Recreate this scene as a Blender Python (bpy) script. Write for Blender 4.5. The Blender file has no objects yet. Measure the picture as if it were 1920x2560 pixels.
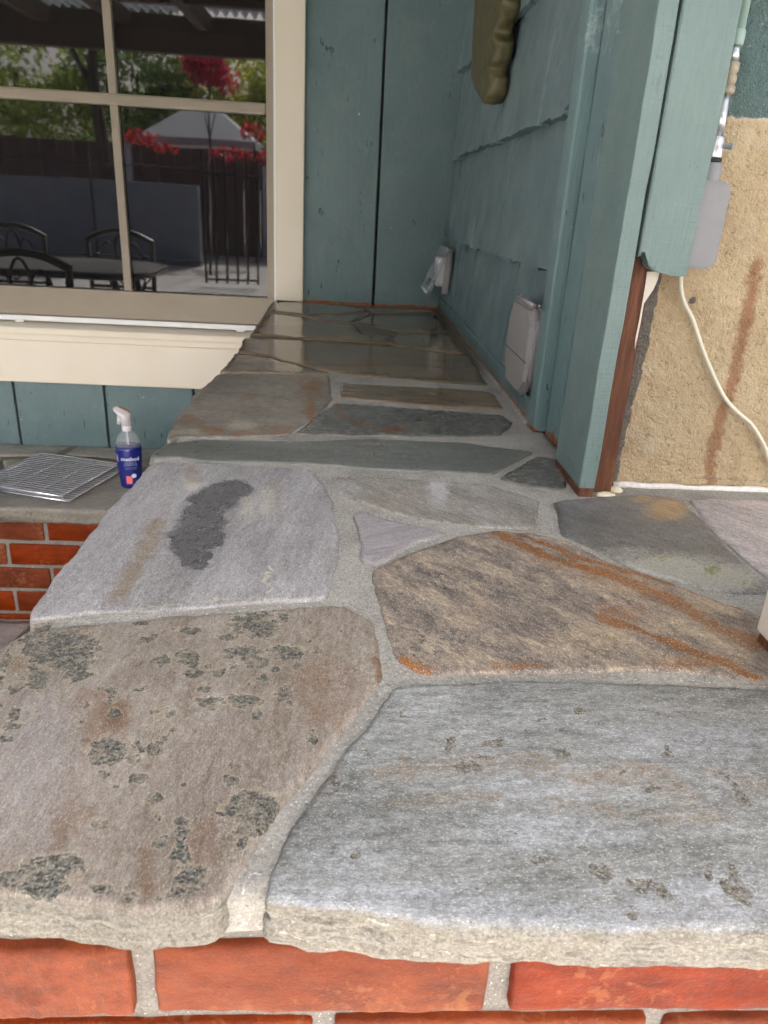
import bpy, bmesh, math, random
import numpy as np
from mathutils import Vector, Matrix
from mathutils.geometry import delaunay_2d_cdt
R = math.radians
random.seed(7)
sc = bpy.context.scene
COL = sc.collection

# ------------------------------------------------------------------ camera
CAM_H, F_PX, PITCH, YAW, ROLL = 0.326525, 1867.5657, 0.4010968, 0.067316, 0.0576378
fwd = np.array([math.sin(YAW)*math.cos(PITCH), math.cos(YAW)*math.cos(PITCH), -math.sin(PITCH)])
r0 = np.array([math.cos(YAW), -math.sin(YAW), 0.0]); u0 = np.cross(r0, fwd)
cr = math.cos(ROLL)*r0 + math.sin(ROLL)*u0; cu = -math.sin(ROLL)*r0 + math.cos(ROLL)*u0
cam_d = bpy.data.cameras.new('camera'); cam = bpy.data.objects.new('camera', cam_d); COL.objects.link(cam)
cam.matrix_world = Matrix(((cr[0], cu[0], -fwd[0], 0), (cr[1], cu[1], -fwd[1], 0), (cr[2], cu[2], -fwd[2], CAM_H), (0, 0, 0, 1)))
cam_d.sensor_fit = 'VERTICAL'; cam_d.sensor_height = 36.0; cam_d.lens = F_PX/2560*36.0
cam_d.clip_start = 0.01; cam_d.clip_end = 2000
cam_d.dof.use_dof = True; cam_d.dof.focus_distance = 0.72; cam_d.dof.aperture_fstop = 17
sc.camera = cam
# ------------------------------------------------------------------ sky, sun, exposure
SUN_EL, SUN_AZ = R(42), R(170)
w = bpy.data.worlds.new('World'); sc.world = w; w.use_nodes = True
sky = w.node_tree.nodes.new('ShaderNodeTexSky'); sky.sky_type = 'NISHITA'; sky.sun_disc = False
sky.sun_elevation = SUN_EL; sky.sun_rotation = SUN_AZ; sky.dust_density = 7.0; sky.ozone_density = 1.0; sky.air_density = 0.35
bg = w.node_tree.nodes['Background']; bg.inputs[1].default_value = 0.15
w.node_tree.links.new(sky.outputs[0], bg.inputs[0])
sun_d = bpy.data.lights.new('sun', 'SUN'); sun_d.energy = 5.0; sun_d.angle = R(0.5); sun_d.color = (1.0, 0.97, 0.93)
sun = bpy.data.objects.new('sun', sun_d); COL.objects.link(sun)
sdir = Vector((math.sin(SUN_AZ)*math.cos(SUN_EL), math.cos(SUN_AZ)*math.cos(SUN_EL), math.sin(SUN_EL)))
sun.rotation_euler = sdir.to_track_quat('Z', 'Y').to_euler(); sun.location = sdir*30
vs = sc.view_settings; vs.view_transform = 'Standard'; vs.look = 'None'; vs.gamma = 1.0; vs.use_curve_mapping = False
vs.exposure = 2.1
sc.cycles.use_denoising = True; sc.cycles.use_adaptive_sampling = True; sc.cycles.adaptive_threshold = 0.035; sc.cycles.adaptive_min_samples = 16
sc.cycles.max_bounces = 7; sc.cycles.diffuse_bounces = 4; sc.cycles.glossy_bounces = 4; sc.cycles.transmission_bounces = 6
sc.cycles.transparent_max_bounces = 8; sc.cycles.caustics_reflective = False; sc.cycles.caustics_refractive = False

# ------------------------------------------------------------------ helpers
def at(px, ax, v):
    """world point seen at photo pixel px on the plane axis ax = v (used for measuring real positions)"""
    d = fwd + cr*(px[0]-960)/F_PX - cu*(px[1]-1280)/F_PX
    o = np.array([0, 0, CAM_H]); t = (v-o[ax])/d[ax]
    return o + t*d

def s2l(c):
    c = c/255.0
    return c/12.92 if c <= 0.04045 else ((c+0.055)/1.055)**2.4
def C(r, g, b, k=1.0): return (s2l(r)*k, s2l(g)*k, s2l(b)*k, 1.0)

def _hash(ix, iy, iz, seed):
    h = (ix*374761393 + iy*668265263 + iz*2147483647 + seed*1274126177) & 0xFFFFFFFF
    h = ((h ^ (h >> 13))*1274126177) & 0xFFFFFFFF
    h = ((h ^ (h >> 16))*2246822519) & 0xFFFFFFFF
    return ((h ^ (h >> 15)) & 0xFFFF)/65535.0
def vnoise(P, seed=0):
    P = np.asarray(P, float)
    if P.shape[1] == 2: P = np.c_[P, np.zeros(len(P))]
    i = np.floor(P).astype(np.int64); f = P-i; f = f*f*f*(f*(f*6-15)+10)
    out = np.zeros(len(P))
    for dx in (0, 1):
        for dy in (0, 1):
            for dz in (0, 1):
                wgt = (f[:, 0] if dx else 1-f[:, 0])*(f[:, 1] if dy else 1-f[:, 1])*(f[:, 2] if dz else 1-f[:, 2])
                out += wgt*_hash(i[:, 0]+dx, i[:, 1]+dy, i[:, 2]+dz, seed)
    return out*2-1
def fbm(P, seed=0, oct=4, gain=0.5):
    P = np.asarray(P, float); a, s, out = 1.0, 0.0, np.zeros(len(P))
    for k in range(oct):
        out += a*vnoise(P*(2.03**k)+k*17.3, seed+k); s += a; a *= gain
    return out/s

def empty(name, loc, label, cat, group=None, rz=0):
    o = bpy.data.objects.new(name, None); COL.objects.link(o); o.location = loc; o.rotation_euler = (0, 0, rz)
    o.empty_display_size = 0.05
    o['label'] = label; o['category'] = cat; o['kind'] = 'thing'
    if group: o['group'] = group
    return o
def tag(o, label, cat, group=None, kind=None):
    o['label'] = label; o['category'] = cat
    if group: o['group'] = group
    if kind: o['kind'] = kind
    return o
def wloc(o):
    m = o.matrix_basis.copy()
    return wloc(o.parent) @ o.matrix_parent_inverse @ m if o.parent else m
def link(name, me, mat, parent=None, world=True):
    o = bpy.data.objects.new(name, me); COL.objects.link(o)
    if mat is not None and not me.materials: me.materials.append(mat)
    if parent is not None:
        o.parent = parent
        if world: o.matrix_parent_inverse = wloc(parent).inverted()
    return o
def mesh_from(vs_, fs, smooth=True, name='mesh'):
    me = bpy.data.meshes.new(name); me.from_pydata([tuple(map(float, v)) for v in vs_], [], fs); me.update()
    if smooth: me.polygons.foreach_set('use_smooth', [True]*len(me.polygons))
    return me
def bm_mesh(bm, smooth=False, name='mesh', auto=True):
    bmesh.ops.recalc_face_normals(bm, faces=bm.faces)
    me = bpy.data.meshes.new(name); bm.to_mesh(me); bm.free()
    if smooth:
        me.polygons.foreach_set('use_smooth', [True]*len(me.polygons))
    return me
def box_mesh(x0, x1, y0, y1, z0, z1, bev=0.002, cuts=0, wob=0.0, seed=0, bseg=2, freq=18.0):
    bm = bmesh.new(); bmesh.ops.create_cube(bm, size=1.0)
    bmesh.ops.scale(bm, vec=(abs(x1-x0), abs(y1-y0), abs(z1-z0)), verts=bm.verts)
    bmesh.ops.translate(bm, vec=((x0+x1)/2, (y0+y1)/2, (z0+z1)/2), verts=bm.verts)
    if bev > 0: bmesh.ops.bevel(bm, geom=bm.edges[:], offset=bev, segments=bseg, affect='EDGES', profile=0.6)
    if cuts:
        L = [abs(x1-x0), abs(y1-y0), abs(z1-z0)]; a = L.index(max(L)); lo = (x0, y0, z0)[a]; lo = min(lo, (x1, y1, z1)[a])
        no = Vector((0, 0, 0)); no[a] = 1
        for k in range(1, cuts):
            co = Vector(((x0+x1)/2, (y0+y1)/2, (z0+z1)/2)); co[a] = lo+L[a]*k/cuts
            bmesh.ops.bisect_plane(bm, geom=bm.verts[:]+bm.edges[:]+bm.faces[:], plane_co=co, plane_no=no)
    if wob:
        P = np.array([v.co[:] for v in bm.verts])
        D = np.c_[fbm(P*freq, seed), fbm(P*freq+31, seed+5), fbm(P*freq+77, seed+9)]*wob
        for v, d in zip(bm.verts, D): v.co += Vector(d)
    return bm_mesh(bm, smooth=False)
def board(name, b, mat, parent=None, bev=0.002, cuts=0, wob=0.0, seed=0):
    return link(name, box_mesh(*b, bev=bev, cuts=cuts, wob=wob, seed=seed), mat, parent)
def prism(name, pts, axis, a, b, mat, parent=None, bev=0.0):
    """outline pts (2-D) on the two other axes, extruded along axis from a to b"""
    bm = bmesh.new()
    def mk(p, v):
        q = [p[0], p[1]]; q.insert(axis, v); return bm.verts.new(q)
    A = [mk(p, a) for p in pts]; B = [mk(p, b) for p in pts]; n = len(pts)
    bm.faces.new(A); bm.faces.new(B[::-1])
    for i in range(n): bm.faces.new((A[i], B[i], B[(i+1) % n], A[(i+1) % n]))
    if bev: bmesh.ops.bevel(bm, geom=bm.edges[:], offset=bev, segments=2, affect='EDGES')
    return link(name, bm_mesh(bm), mat, parent)
def tube_mesh(path, rad, seg=8, closed=False, caps=True):
    P = [Vector(p) for p in path]; n = len(P); vs_, fs = [], []
    up = Vector((0, 0, 1)); prev = None
    rads = rad if hasattr(rad, '__len__') else [rad]*n
    for i in range(n):
        t = (P[(i+1) % n]-P[i-1]) if closed else (P[min(i+1, n-1)]-P[max(i-1, 0)])
        t.normalize()
        if prev is None:
            a = t.cross(up) if abs(t.dot(up)) < .95 else t.cross(Vector((1, 0, 0)))
        else: a = prev-t*prev.dot(t)
        a.normalize(); prev = a; b = t.cross(a)
        for k in range(seg):
            an = 2*math.pi*k/seg; vs_.append(P[i]+(a*math.cos(an)+b*math.sin(an))*rads[i])
    m = n if closed else n-1
    for i in range(m):
        for k in range(seg):
            j = (i+1) % n
            fs.append((i*seg+k, i*seg+(k+1) % seg, j*seg+(k+1) % seg, j*seg+k))
    if caps and not closed:
        fs.append(tuple(range(seg))[::-1]); fs.append(tuple((n-1)*seg+k for k in range(seg)))
    return vs_, fs
def tube(name, path, rad, mat, parent=None, seg=8, closed=False):
    v, f = tube_mesh(path, rad, seg, closed); return link(name, mesh_from(v, f), mat, parent)
def merged(parts):
    V, Fs = [], []
    for v, f in parts:
        o = len(V); V += list(v); Fs += [tuple(i+o for i in q) for q in f]
    return V, Fs
def lathe(name, prof, cx, cy, mat, parent=None, seg=28, ell=1.0, rz=0.0):
    vs_, fs = [], []; n = len(prof)
    for r_, z in prof:
        for k in range(seg):
            a = 2*math.pi*k/seg; x = r_*math.cos(a); y = r_*ell*math.sin(a)
            vs_.append((cx+x*math.cos(rz)-y*math.sin(rz), cy+x*math.sin(rz)+y*math.cos(rz), z))
    for i in range(n-1):
        for k in range(seg): fs.append((i*seg+k, i*seg+(k+1) % seg, (i+1)*seg+(k+1) % seg, (i+1)*seg+k))
    if prof[0][0] > 1e-5: fs.append(tuple(range(seg))[::-1])
    if prof[-1][0] > 1e-5: fs.append(tuple((n-1)*seg+k for k in range(seg)))
    return link(name, mesh_from(vs_, fs), mat, parent)

# ------------------------------------------------------------------ node graph helper
class G:
    def __init__(s, name):
        s.m = bpy.data.materials.new(name); s.m.use_nodes = True; s.t = s.m.node_tree
        s.b = s.t.nodes['Principled BSDF']; s.out = s.t.nodes['Material Output']
        s.co = s.n('ShaderNodeTexCoord').outputs['Object']
    def n(s, typ, props=None, **ins):
        nd = s.t.nodes.new(typ)
        for k, v in (props or {}).items(): setattr(nd, k, v)
        for k, v in ins.items():
            key = int(k[1:]) if k[0] == '_' else k.replace('__', ' ')
            s.set(nd.inputs[key], v)
        return nd
    def set(s, sock, v):
        if isinstance(v, bpy.types.NodeSocket): s.t.links.new(v, sock)
        elif isinstance(v, bpy.types.Node): s.t.links.new(v.outputs[0], sock)
        else:
            if hasattr(sock.default_value, '__len__') and not hasattr(v, '__len__'): v = [v]*len(sock.default_value)
            if hasattr(v, '__len__') and hasattr(sock.default_value, '__len__'): v = list(v)[:len(sock.default_value)]
            sock.default_value = v
    def noise(s, scale, detail=5, rough=0.55, co=None, dist=0.0, w=None):
        nd = s.n('ShaderNodeTexNoise', Scale=scale, Detail=detail, Roughness=rough, Distortion=dist, Vector=co if co is not None else s.co)
        return nd.outputs[0]
    def voro(s, scale, co=None, feature='F1', out=0):
        return s.n('ShaderNodeTexVoronoi', {'feature': feature}, Scale=scale, Vector=co if co is not None else s.co).outputs[out]
    def map(s, rot=(0, 0, 0), scale=(1, 1, 1), loc=(0, 0, 0), co=None):
        return s.n('ShaderNodeMapping', Vector=co if co is not None else s.co, Rotation=rot, Scale=scale, Location=loc).outputs[0]
    def dirmap(s, ang, st):
        return s.n('ShaderNodeMapping', {'vector_type': 'TEXTURE'}, Vector=s.co, Rotation=(0, 0, ang), Scale=(st**.5, st**-.5, 1.0)).outputs[0]
    def rng(s, v, a, b, c=0.0, d=1.0, smooth=False):
        return s.n('ShaderNodeMapRange', {'interpolation_type': 'SMOOTHSTEP' if smooth else 'LINEAR'}, _0=v, _1=a, _2=b, _3=c, _4=d).outputs[0]
    def math(s, op, a, b=0.0, c=0.0):
        return s.n('ShaderNodeMath', {'operation': op}, _0=a, _1=b, _2=c).outputs[0]
    def mix(s, f, a, b, mode='MIX'):
        nd = s.t.nodes.new('ShaderNodeMix'); nd.data_type = 'RGBA'; nd.blend_type = mode
        s.set(nd.inputs[0], f); s.set(nd.inputs[6], a); s.set(nd.inputs[7], b); return nd.outputs[2]
    def ramp(s, v, stops):
        nd = s.t.nodes.new('ShaderNodeValToRGB'); cr_ = nd.color_ramp
        while len(cr_.elements) < len(stops): cr_.elements.new(0.5)
        for e, (p_, c_) in zip(cr_.elements, stops): e.position = p_; e.color = c_
        s.set(nd.inputs[0], v); return nd.outputs[0]
    def bump(s, h, strength=0.3, dist=0.002, normal=None):
        nd = s.n('ShaderNodeBump', Strength=strength, Distance=dist, Height=h)
        if normal is not None: s.set(nd.inputs['Normal'], normal)
        return nd.outputs[0]
    def fin(s, color=None, rough=None, normal=None, **kw):
        if color is not None: s.set(s.b.inputs['Base Color'], color)
        if rough is not None: s.set(s.b.inputs['Roughness'], rough)
        if normal is not None: s.set(s.b.inputs['Normal'], normal)
        for k, v in kw.items(): s.set(s.b.inputs[k.replace('__', ' ')], v)
        return s.m

def sep_z(g):
    return g.n('ShaderNodeSeparateXYZ', Vector=g.co).outputs[2]

# ------------------------------------------------------------------ materials
def stone_mat(name, cols, ang=0.0, stretch=4.0, scale=10.0, rust=C(150, 95, 45), dark=C(72, 71, 65), pale=C(205, 195, 172),
              rough=0.5, speck=0.25, glit=0.5, side=C(140, 137, 128), spec=0.5, rim=0.6, contrast=1.0, bump=0.35, rimc=C(196, 182, 154), rustk=.8, wet=False, sidek=1.0):
    g = G(name)
    rot = g.dirmap(ang, stretch); rotm = g.dirmap(ang, min(stretch, 2.0))
    warp = g.noise(7, 4)
    n1 = g.noise(scale, 9, 0.62, rot, 0.6)
    n2 = g.noise(70, 6, 0.6)
    n2s = g.noise(55, 6, 0.65, rot)
    n3 = g.noise(520, 4, 0.65, rotm)
    n4 = g.noise(1500, 2, 0.6)
    nm = g.noise(170, 5, 0.65, rotm)
    f = g.math('MULTIPLY_ADD', g.math('SUBTRACT', n2s, 0.5), 0.6, g.math('MULTIPLY_ADD', g.math('SUBTRACT', n1, .5), .75, .5))
    f = g.math('MULTIPLY_ADD', g.math('SUBTRACT', nm, 0.5), 0.7, f)
    f = g.rng(f, 0.5-0.22/contrast, 0.5+0.22/contrast)
    k = len(cols)
    base = g.ramp(f, [(i/(k-1), c) for i, c in enumerate(cols)])
    big = g.rng(g.noise(3.3, 3), 0.3, 0.7, 0.82, 1.16)
    att = g.n('ShaderNodeAttribute', {'attribute_name': 'masks'})
    sp = g.n('ShaderNodeSeparateColor', Color=att.outputs[0])
    mr, mg, mb = sp.outputs[0], sp.outputs[1], sp.outputs[2]
    jit = g.math('SUBTRACT', n2, 0.5)
    n5 = g.noise(230, 5, .7)
    jit2 = g.math('MULTIPLY_ADD', g.math('SUBTRACT', n5, 0.5), 1.5, jit)
    # pale areas, rust, lichen with its pale rim
    gate = lambda m, k: g.math('MULTIPLY', jit2, g.rng(m, 0, .2, .3*k, k))
    fb = g.rng(g.math('ADD', gate(mb, .9), mb), 0.25, 0.8)
    col = g.mix(g.math('MULTIPLY', fb, 0.85), base, g.mix(n2, pale, g.mix(0.5, pale, base)))
    fr = g.rng(g.math('ADD', gate(mr, .75), mr), 0.25, 0.78)
    rc = g.mix(g.rng(n2s, .35, .65), rust, g.mix(0.55, rust, C(95, 62, 36)))
    col = g.mix(g.math('MULTIPLY', fr, rustk), col, rc)
    frim = g.rng(g.math('ADD', gate(mg, .7), mg), 0.20, 0.42, smooth=True)
    col = g.mix(g.math('MULTIPLY', frim, rim), col, rimc)
    fd = g.rng(g.math('ADD', gate(mg, .95), mg), 0.40, 0.56, smooth=True)
    fd = g.math('MULTIPLY', fd, 1.0 if wet else g.rng(g.noise(75, 4, .7), .36, .52, .25, 1.0))
    grain = g.rng(g.voro(420), 0.0, 0.7)
    dc = g.mix(g.rng(g.noise(260, 5, .75), .36, .62), g.mix(0.62, dark, C(26, 27, 24)), g.mix(grain, dark, C(142, 139, 128)))
    if wet: dc = g.mix(g.rng(n5, .3, .7), dark, g.mix(.22, dark, C(150, 148, 150)))
    col = g.mix(fd, col, dc)
    # grain
    val = g.math('MULTIPLY', g.rng(n3, 0.3, 0.7, 1-speck*1.25, 1+speck*1.25), big)
    val = g.math('MULTIPLY', val, g.rng(n4, 0.3, 0.7, 1-speck, 1+speck))
    comb = g.n('ShaderNodeCombineColor', _0=val, _1=val, _2=val).outputs[0]
    col = g.mix(1.0, col, comb, 'MULTIPLY')
    gl = g.rng(g.noise(900, 1, .5, rotm), 0.62, 0.67, 0, glit)
    col = g.mix(gl, col, C(238, 236, 232))
    pit = g.rng(g.noise(640, 2, .5, rotm), 0.29, 0.335, 0.6, 0.0)
    col = g.mix(pit, col, C(52, 48, 42))
    # cleft sides: paler, layered
    geo = g.n('ShaderNodeNewGeometry')
    nz = g.n('ShaderNodeSeparateXYZ', Vector=geo.outputs['Normal']).outputs[2]
    fs_ = g.rng(g.math('MULTIPLY_ADD', jit, 0.5, nz), 0.35, 0.75, 1.0, 0.0)
    fs_ = g.math('MULTIPLY', fs_, sidek)
    lay = g.math('MULTIPLY_ADD', g.math('SUBTRACT', n5, .5), .5, g.noise(34, 8, .72, g.map(scale=(1, 1, 3.2)), .8))
    sc_ = g.ramp(lay, [(0.25, C(74, 71, 65)), (0.40, C(106, 102, 93)), (0.49, side), (0.58, C(112, 106, 93)), (0.72, C(180, 178, 171))])
    sc_ = g.mix(1.0, sc_, comb, 'MULTIPLY')
    col = g.mix(fs_, col, sc_)
    h = g.math('MULTIPLY_ADD', n3, 0.35, g.math('MULTIPLY_ADD', n2s, 1.0, g.math('MULTIPLY', n1, 0.8)))
    if not wet:
        h = g.math('MULTIPLY_ADD', fd, -0.55, h)
        h = g.math('MULTIPLY_ADD', g.math('MULTIPLY', fd, grain), 0.7, h)
    h = g.math('MULTIPLY_ADD', g.math('MULTIPLY', fs_, lay), 1.5, h)
    nb = g.bump(h, bump, 0.004)
    ro = g.math('ADD', g.rng(n2, .3, .7, max(.05, rough-.1*min(1, rough*3)), rough+.1*min(1, rough*3)), g.math('MULTIPLY', fd, -.16 if wet else 0.25))
    ro = g.math('MULTIPLY_ADD', fs_, 0.3, ro)
    return g.fin(col, ro, nb, Specular__IOR__Level=spec)

def mortar_mat(name, c=C(157, 155, 149), c2=C(175, 172, 164), sealed=False):
    g = G(name)
    n = g.noise(30, 6, .65); n2 = g.noise(330, 5, .7); n3 = g.noise(1100, 2)
    col = g.mix(g.rng(n, .3, .7), c, c2)
    col = g.mix(g.rng(g.noise(9, 3), .45, .7), col, C(140, 137, 130))
    v = g.math('MULTIPLY', g.rng(n2, .28, .72, .62, 1.3), g.rng(n3, .3, .7, .78, 1.22))
    cc = g.n('ShaderNodeCombineColor', _0=v, _1=v, _2=v).outputs[0]
    col = g.mix(1.0, col, cc, 'MULTIPLY')
    pk = g.rng(g.noise(420, 1), .66, .72, 0, .8)
    col = g.mix(pk, col, C(226, 222, 214))
    dk = g.rng(g.noise(300, 1), .30, .25, 0, .6)
    col = g.mix(dk, col, C(84, 80, 74))
    ro = .85
    if sealed:   # the clear sealer stops at the long blue-grey stone
        y = g.n('ShaderNodeSeparateXYZ', Vector=g.co).outputs[1]
        f = g.rng(g.math('MULTIPLY_ADD', g.math('SUBTRACT', n, .5), .08, y), 1.4, 1.75)
        col = g.mix(f, col, g.mix(1.0, col, C(172, 163, 146), 'MULTIPLY')); ro = g.rng(f, 0, 1, .85, .3)
    h = g.math('MULTIPLY_ADD', n2, .9, g.math('MULTIPLY', n, .6))
    return g.fin(col, ro, g.bump(h, .6, .004), Specular__IOR__Level=.35)

def brick_mat(name='brick_red'):
    g = G(name)
    oi = g.n('ShaderNodeObjectInfo').outputs['Random']
    off = g.n('ShaderNodeVectorMath', {'operation': 'ADD'}, _0=g.co, _1=g.n('ShaderNodeCombineXYZ', _0=g.math('MULTIPLY', oi, 9.0), _1=g.math('MULTIPLY', oi, 5.0)).outputs[0]).outputs[0]
    n = g.noise(16, 5, .6, off); n2 = g.noise(120, 5, .65, off); n3 = g.noise(600, 3, .6, off)
    st = g.noise(22, 5, .6, g.map(scale=(1, 1, 4), co=off))
    col = g.ramp(g.math('MULTIPLY_ADD', g.math('SUBTRACT', st, .5), .8, n), [(.25, C(88, 26, 4)), (.5, C(114, 35, 5)), (.75, C(128, 45, 9))])
    hsv = g.n('ShaderNodeHueSaturation', Hue=g.rng(oi, 0, 1, .502, .512), Saturation=g.rng(oi, 0, 1, 1.06, .92), Value=g.rng(g.math('FRACT', g.math('MULTIPLY', oi, 7.31)), 0, 1, .82, 1.12), Color=col).outputs[0]
    eff = g.rng(g.math('MULTIPLY_ADD', g.math('SUBTRACT', n2, .5), .9, g.noise(9, 3, .5, off)), .62, .74)
    col = g.mix(g.math('MULTIPLY', eff, .28), hsv, C(172, 122, 84))
    dk = g.rng(g.noise(45, 5, .7, off), .64, .72)
    col = g.mix(g.math('MULTIPLY', dk, .35), col, C(70, 32, 20))
    v = g.rng(n3, .3, .7, .88, 1.12)
    cc = g.n('ShaderNodeCombineColor', _0=v, _1=v, _2=v).outputs[0]
    col = g.mix(1.0, col, cc, 'MULTIPLY')
    h = g.math('MULTIPLY_ADD', n2, .7, g.math('MULTIPLY', n3, .25))
    return g.fin(col, g.rng(n2, .3, .7, .42, .62), g.bump(h, .55, .003), Specular__IOR__Level=.16)

def paint_mat(name, c, c2, grain_axis='z', peel=0.0, rough=0.42, chips=0.5, brush=0.4, cross=False, scuff=0.0):
    g = G(name)
    if grain_axis == 'z': co = g.map(scale=(9, 9, 1.0))
    elif grain_axis == 'x': co = g.map(scale=(1, 9, 9))
    else: co = g.map(scale=(9, 1, 9))
    n = g.noise(6, 5, .6); gr = g.noise(26, 7, .65, co, .3); fine = g.noise(90, 5, .6, co)
    col = g.mix(g.rng(n, .3, .7), c, c2)
    col = g.mix(g.rng(g.noise(33, 5, .65), .55, .8, 0, .12), col, C(170, 190, 188) if scuff else c2)
    col = g.mix(g.rng(gr, .35, .7, 0, .35), col, g.mix(.35, c2, C(70, 88, 90)) if chips else c2)
    if scuff:
        sm = g.rng(g.math('MULTIPLY_ADD', g.math('SUBTRACT', g.noise(60, 6, .75), .5), .9, g.noise(5.5, 2)), .56, .72)
        col = g.mix(g.math('MULTIPLY', sm, scuff), col, C(196, 204, 200))
    if chips:
        ck = g.rng(g.noise(20, 6, .7, g.map(scale=(3, 3, .8) if grain_axis == 'z' else (1, 3, 3), loc=(3, 1, 7))), .632, .648, 0, chips); ck = g.math('MULTIPLY', ck, g.rng(g.noise(3.4, 3, .6, g.map(loc=(1.3, 5, 2))), .45, .54))
        col = g.mix(ck, col, C(38, 46, 46))
        sc2 = g.rng(g.noise(7, 7, .78, g.map(scale=(2.6, 2.6, .9) if grain_axis == 'z' else (.9, 2.6, 2.6), loc=(7, 3, 1))), .655, .675, 0, chips)
        ck = g.math('MAXIMUM', ck, sc2); col = g.mix(sc2, col, C(44, 54, 55))
        dot = g.rng(g.voro(24), .055, .05); dp = g.rng(g.noise(13, 1), .58, .6)
        col = g.mix(g.math('MULTIPLY', dot, dp), col, C(215, 222, 218))
    if peel > 0:
        z = sep_z(g)
        f = g.rng(g.math('MULTIPLY_ADD', g.math('SUBTRACT', g.noise(30, 6, .7), .44), -peel*7.0, z), peel*.55, peel*.50)
        wood = g.ramp(g.noise(60, 5, .7), [(.3, C(78, 44, 24)), (.5, C(150, 84, 44)), (.7, C(190, 140, 96))])
        col = g.mix(f, col, wood)
    h = g.math('MULTIPLY_ADD', fine, .6, gr)
    if chips: h = g.math('MULTIPLY_ADD', ck, -1.2, h)
    if cross: h = g.math('MULTIPLY_ADD', g.noise(60, 3, .5, g.map(scale=(.6, .6, 5))), .9, h)
    return g.fin(col, g.rng(g.noise(12, 4), .3, .7, rough-.08, rough+.12), g.bump(h, brush, .003), Specular__IOR__Level=.45)

def simple(name, c, rough=.5, metal=0.0, var=.1, bump=.0, scale=40, spec=.5):
    g = G(name); n = g.noise(scale, 4)
    v = g.rng(n, .3, .7, 1-var, 1+var); cc = g.n('ShaderNodeCombineColor', _0=v, _1=v, _2=v).outputs[0]
    return g.fin(g.mix(1.0, c, cc, 'MULTIPLY'), rough, g.bump(n, bump, .002) if bump else None, Metallic=metal, Specular__IOR__Level=spec)

M = {}
TEAL, TEAL2 = C(117, 141, 144), C(106, 130, 134)
M['teal'] = paint_mat('teal_paint', TEAL, TEAL2, 'z', scuff=.0, chips=.6)
M['teal_wall'] = paint_mat('teal_board_paint', TEAL, TEAL2, 'z', chips=.75, scuff=.06)
M['teal_wall_peel'] = paint_mat('teal_board_paint_peeling', TEAL, TEAL2, 'z', peel=.0048, chips=.75, scuff=.06)
M['teal_shingle'] = paint_mat('teal_shingle_paint', C(116, 138, 141), C(105, 126, 130), 'z', chips=.0, brush=.18, scuff=.14)
M['teal_trim'] = paint_mat('teal_trim_paint', C(102, 128, 129), TEAL2, 'y', peel=.007, chips=.2, brush=.18)
M['teal_post'] = paint_mat('teal_post_paint', C(126, 148, 145), C(115, 137, 135), 'z', chips=.25, brush=.4, cross=True, rough=.36, peel=.006)
M['teal_worn'] = paint_mat('teal_worn_paint', TEAL, C(116, 144, 143), 'z', chips=.8, brush=.4, scuff=.6, peel=.010)
M['cream'] = paint_mat('cream_paint', C(242, 234, 217), C(237, 228, 209), 'z', chips=.0, brush=.1, rough=.4)
M['cream_h'] = paint_mat('cream_sill_paint', C(244, 238, 222), C(240, 232, 214), 'x', chips=.0, brush=.1, rough=.4)
M['taupe'] = paint_mat('taupe_sash_paint', C(160, 150, 134), C(152, 143, 128), 'x', chips=.0, brush=.08, rough=.4)
M['white_vinyl'] = simple('white_vinyl', C(238, 240, 242), .35, var=.03)
M['mortar'] = mortar_mat('mortar', sealed=True)
M['mortar_wall'] = mortar_mat('brick_mortar', C(122, 119, 113), C(142, 138, 131))
M['brick'] = brick_mat()
M['black_gap'] = simple('dark_backing', C(30, 38, 38), .8)

# ------------------------------------------------------------------ stones
def resample(poly, s, jag, seed):
    P = np.array(poly, float); out = []
    for i in range(len(P)):
        a, b = P[i], P[(i+1) % len(P)]; L = np.linalg.norm(b-a); k = max(1, int(round(L/s)))
        for j in range(k): out.append(a+(b-a)*j/k)
    Q = np.array(out)
    for _ in range(2 if s < .0045 else 1): Q = .5*Q+.25*(np.roll(Q, 1, 0)+np.roll(Q, -1, 0))
    t = np.roll(Q, -1, 0)-np.roll(Q, 1, 0); nrm = np.c_[t[:, 1], -t[:, 0]]; nrm /= np.linalg.norm(nrm, axis=1)[:, None]+1e-9
    d = fbm(Q*45, seed, 4, .6)*jag + fbm(Q*12+9, seed+3, 2)*jag*1.2
    return Q+nrm*d[:, None]
def poly_area(P): return .5*np.sum(P[:, 0]*np.roll(P[:, 1], -1)-np.roll(P[:, 0], -1)*P[:, 1])
def inside(Pt, poly):
    x, y = Pt[:, 0], Pt[:, 1]; r_ = np.zeros(len(Pt), bool); n = len(poly); j = n-1
    for i in range(n):
        xi, yi = poly[i]; xj, yj = poly[j]
        if yi != yj: r_ ^= ((yi > y) != (yj > y)) & (x < (xj-xi)*(y-yi)/(yj-yi)+xi)
        j = i
    return r_
def segdist(Pt, poly, closed=True):
    A = np.asarray(poly, float); B = np.roll(A, -1, 0)
    if not closed: A, B = A[:-1], B[:-1]
    best = np.full(len(Pt), 1e9)
    for a, b in zip(A, B):
        ab = b-a; t = np.clip(((Pt-a)@ab)/(ab@ab+1e-12), 0, 1)
        best = np.minimum(best, np.hypot(*(Pt-a-t[:, None]*ab).T))
    return best
def triangulate(loop, pts):
    n = len(loop); V = [Vector(p) for p in loop]+[Vector(p) for p in pts]
    vo, eo, fo, ov, oe, of = delaunay_2d_cdt(V, [(i, (i+1) % n) for i in range(n)], [], 1, 1e-7)
    return np.array([v[:] for v in vo]), [tuple(f) for f in fo], ov
def stone_mesh(poly, s=.004, grow=0.0, **kw):
    return _stone_mesh(grow_poly(poly, grow), s=s, **kw)
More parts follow.
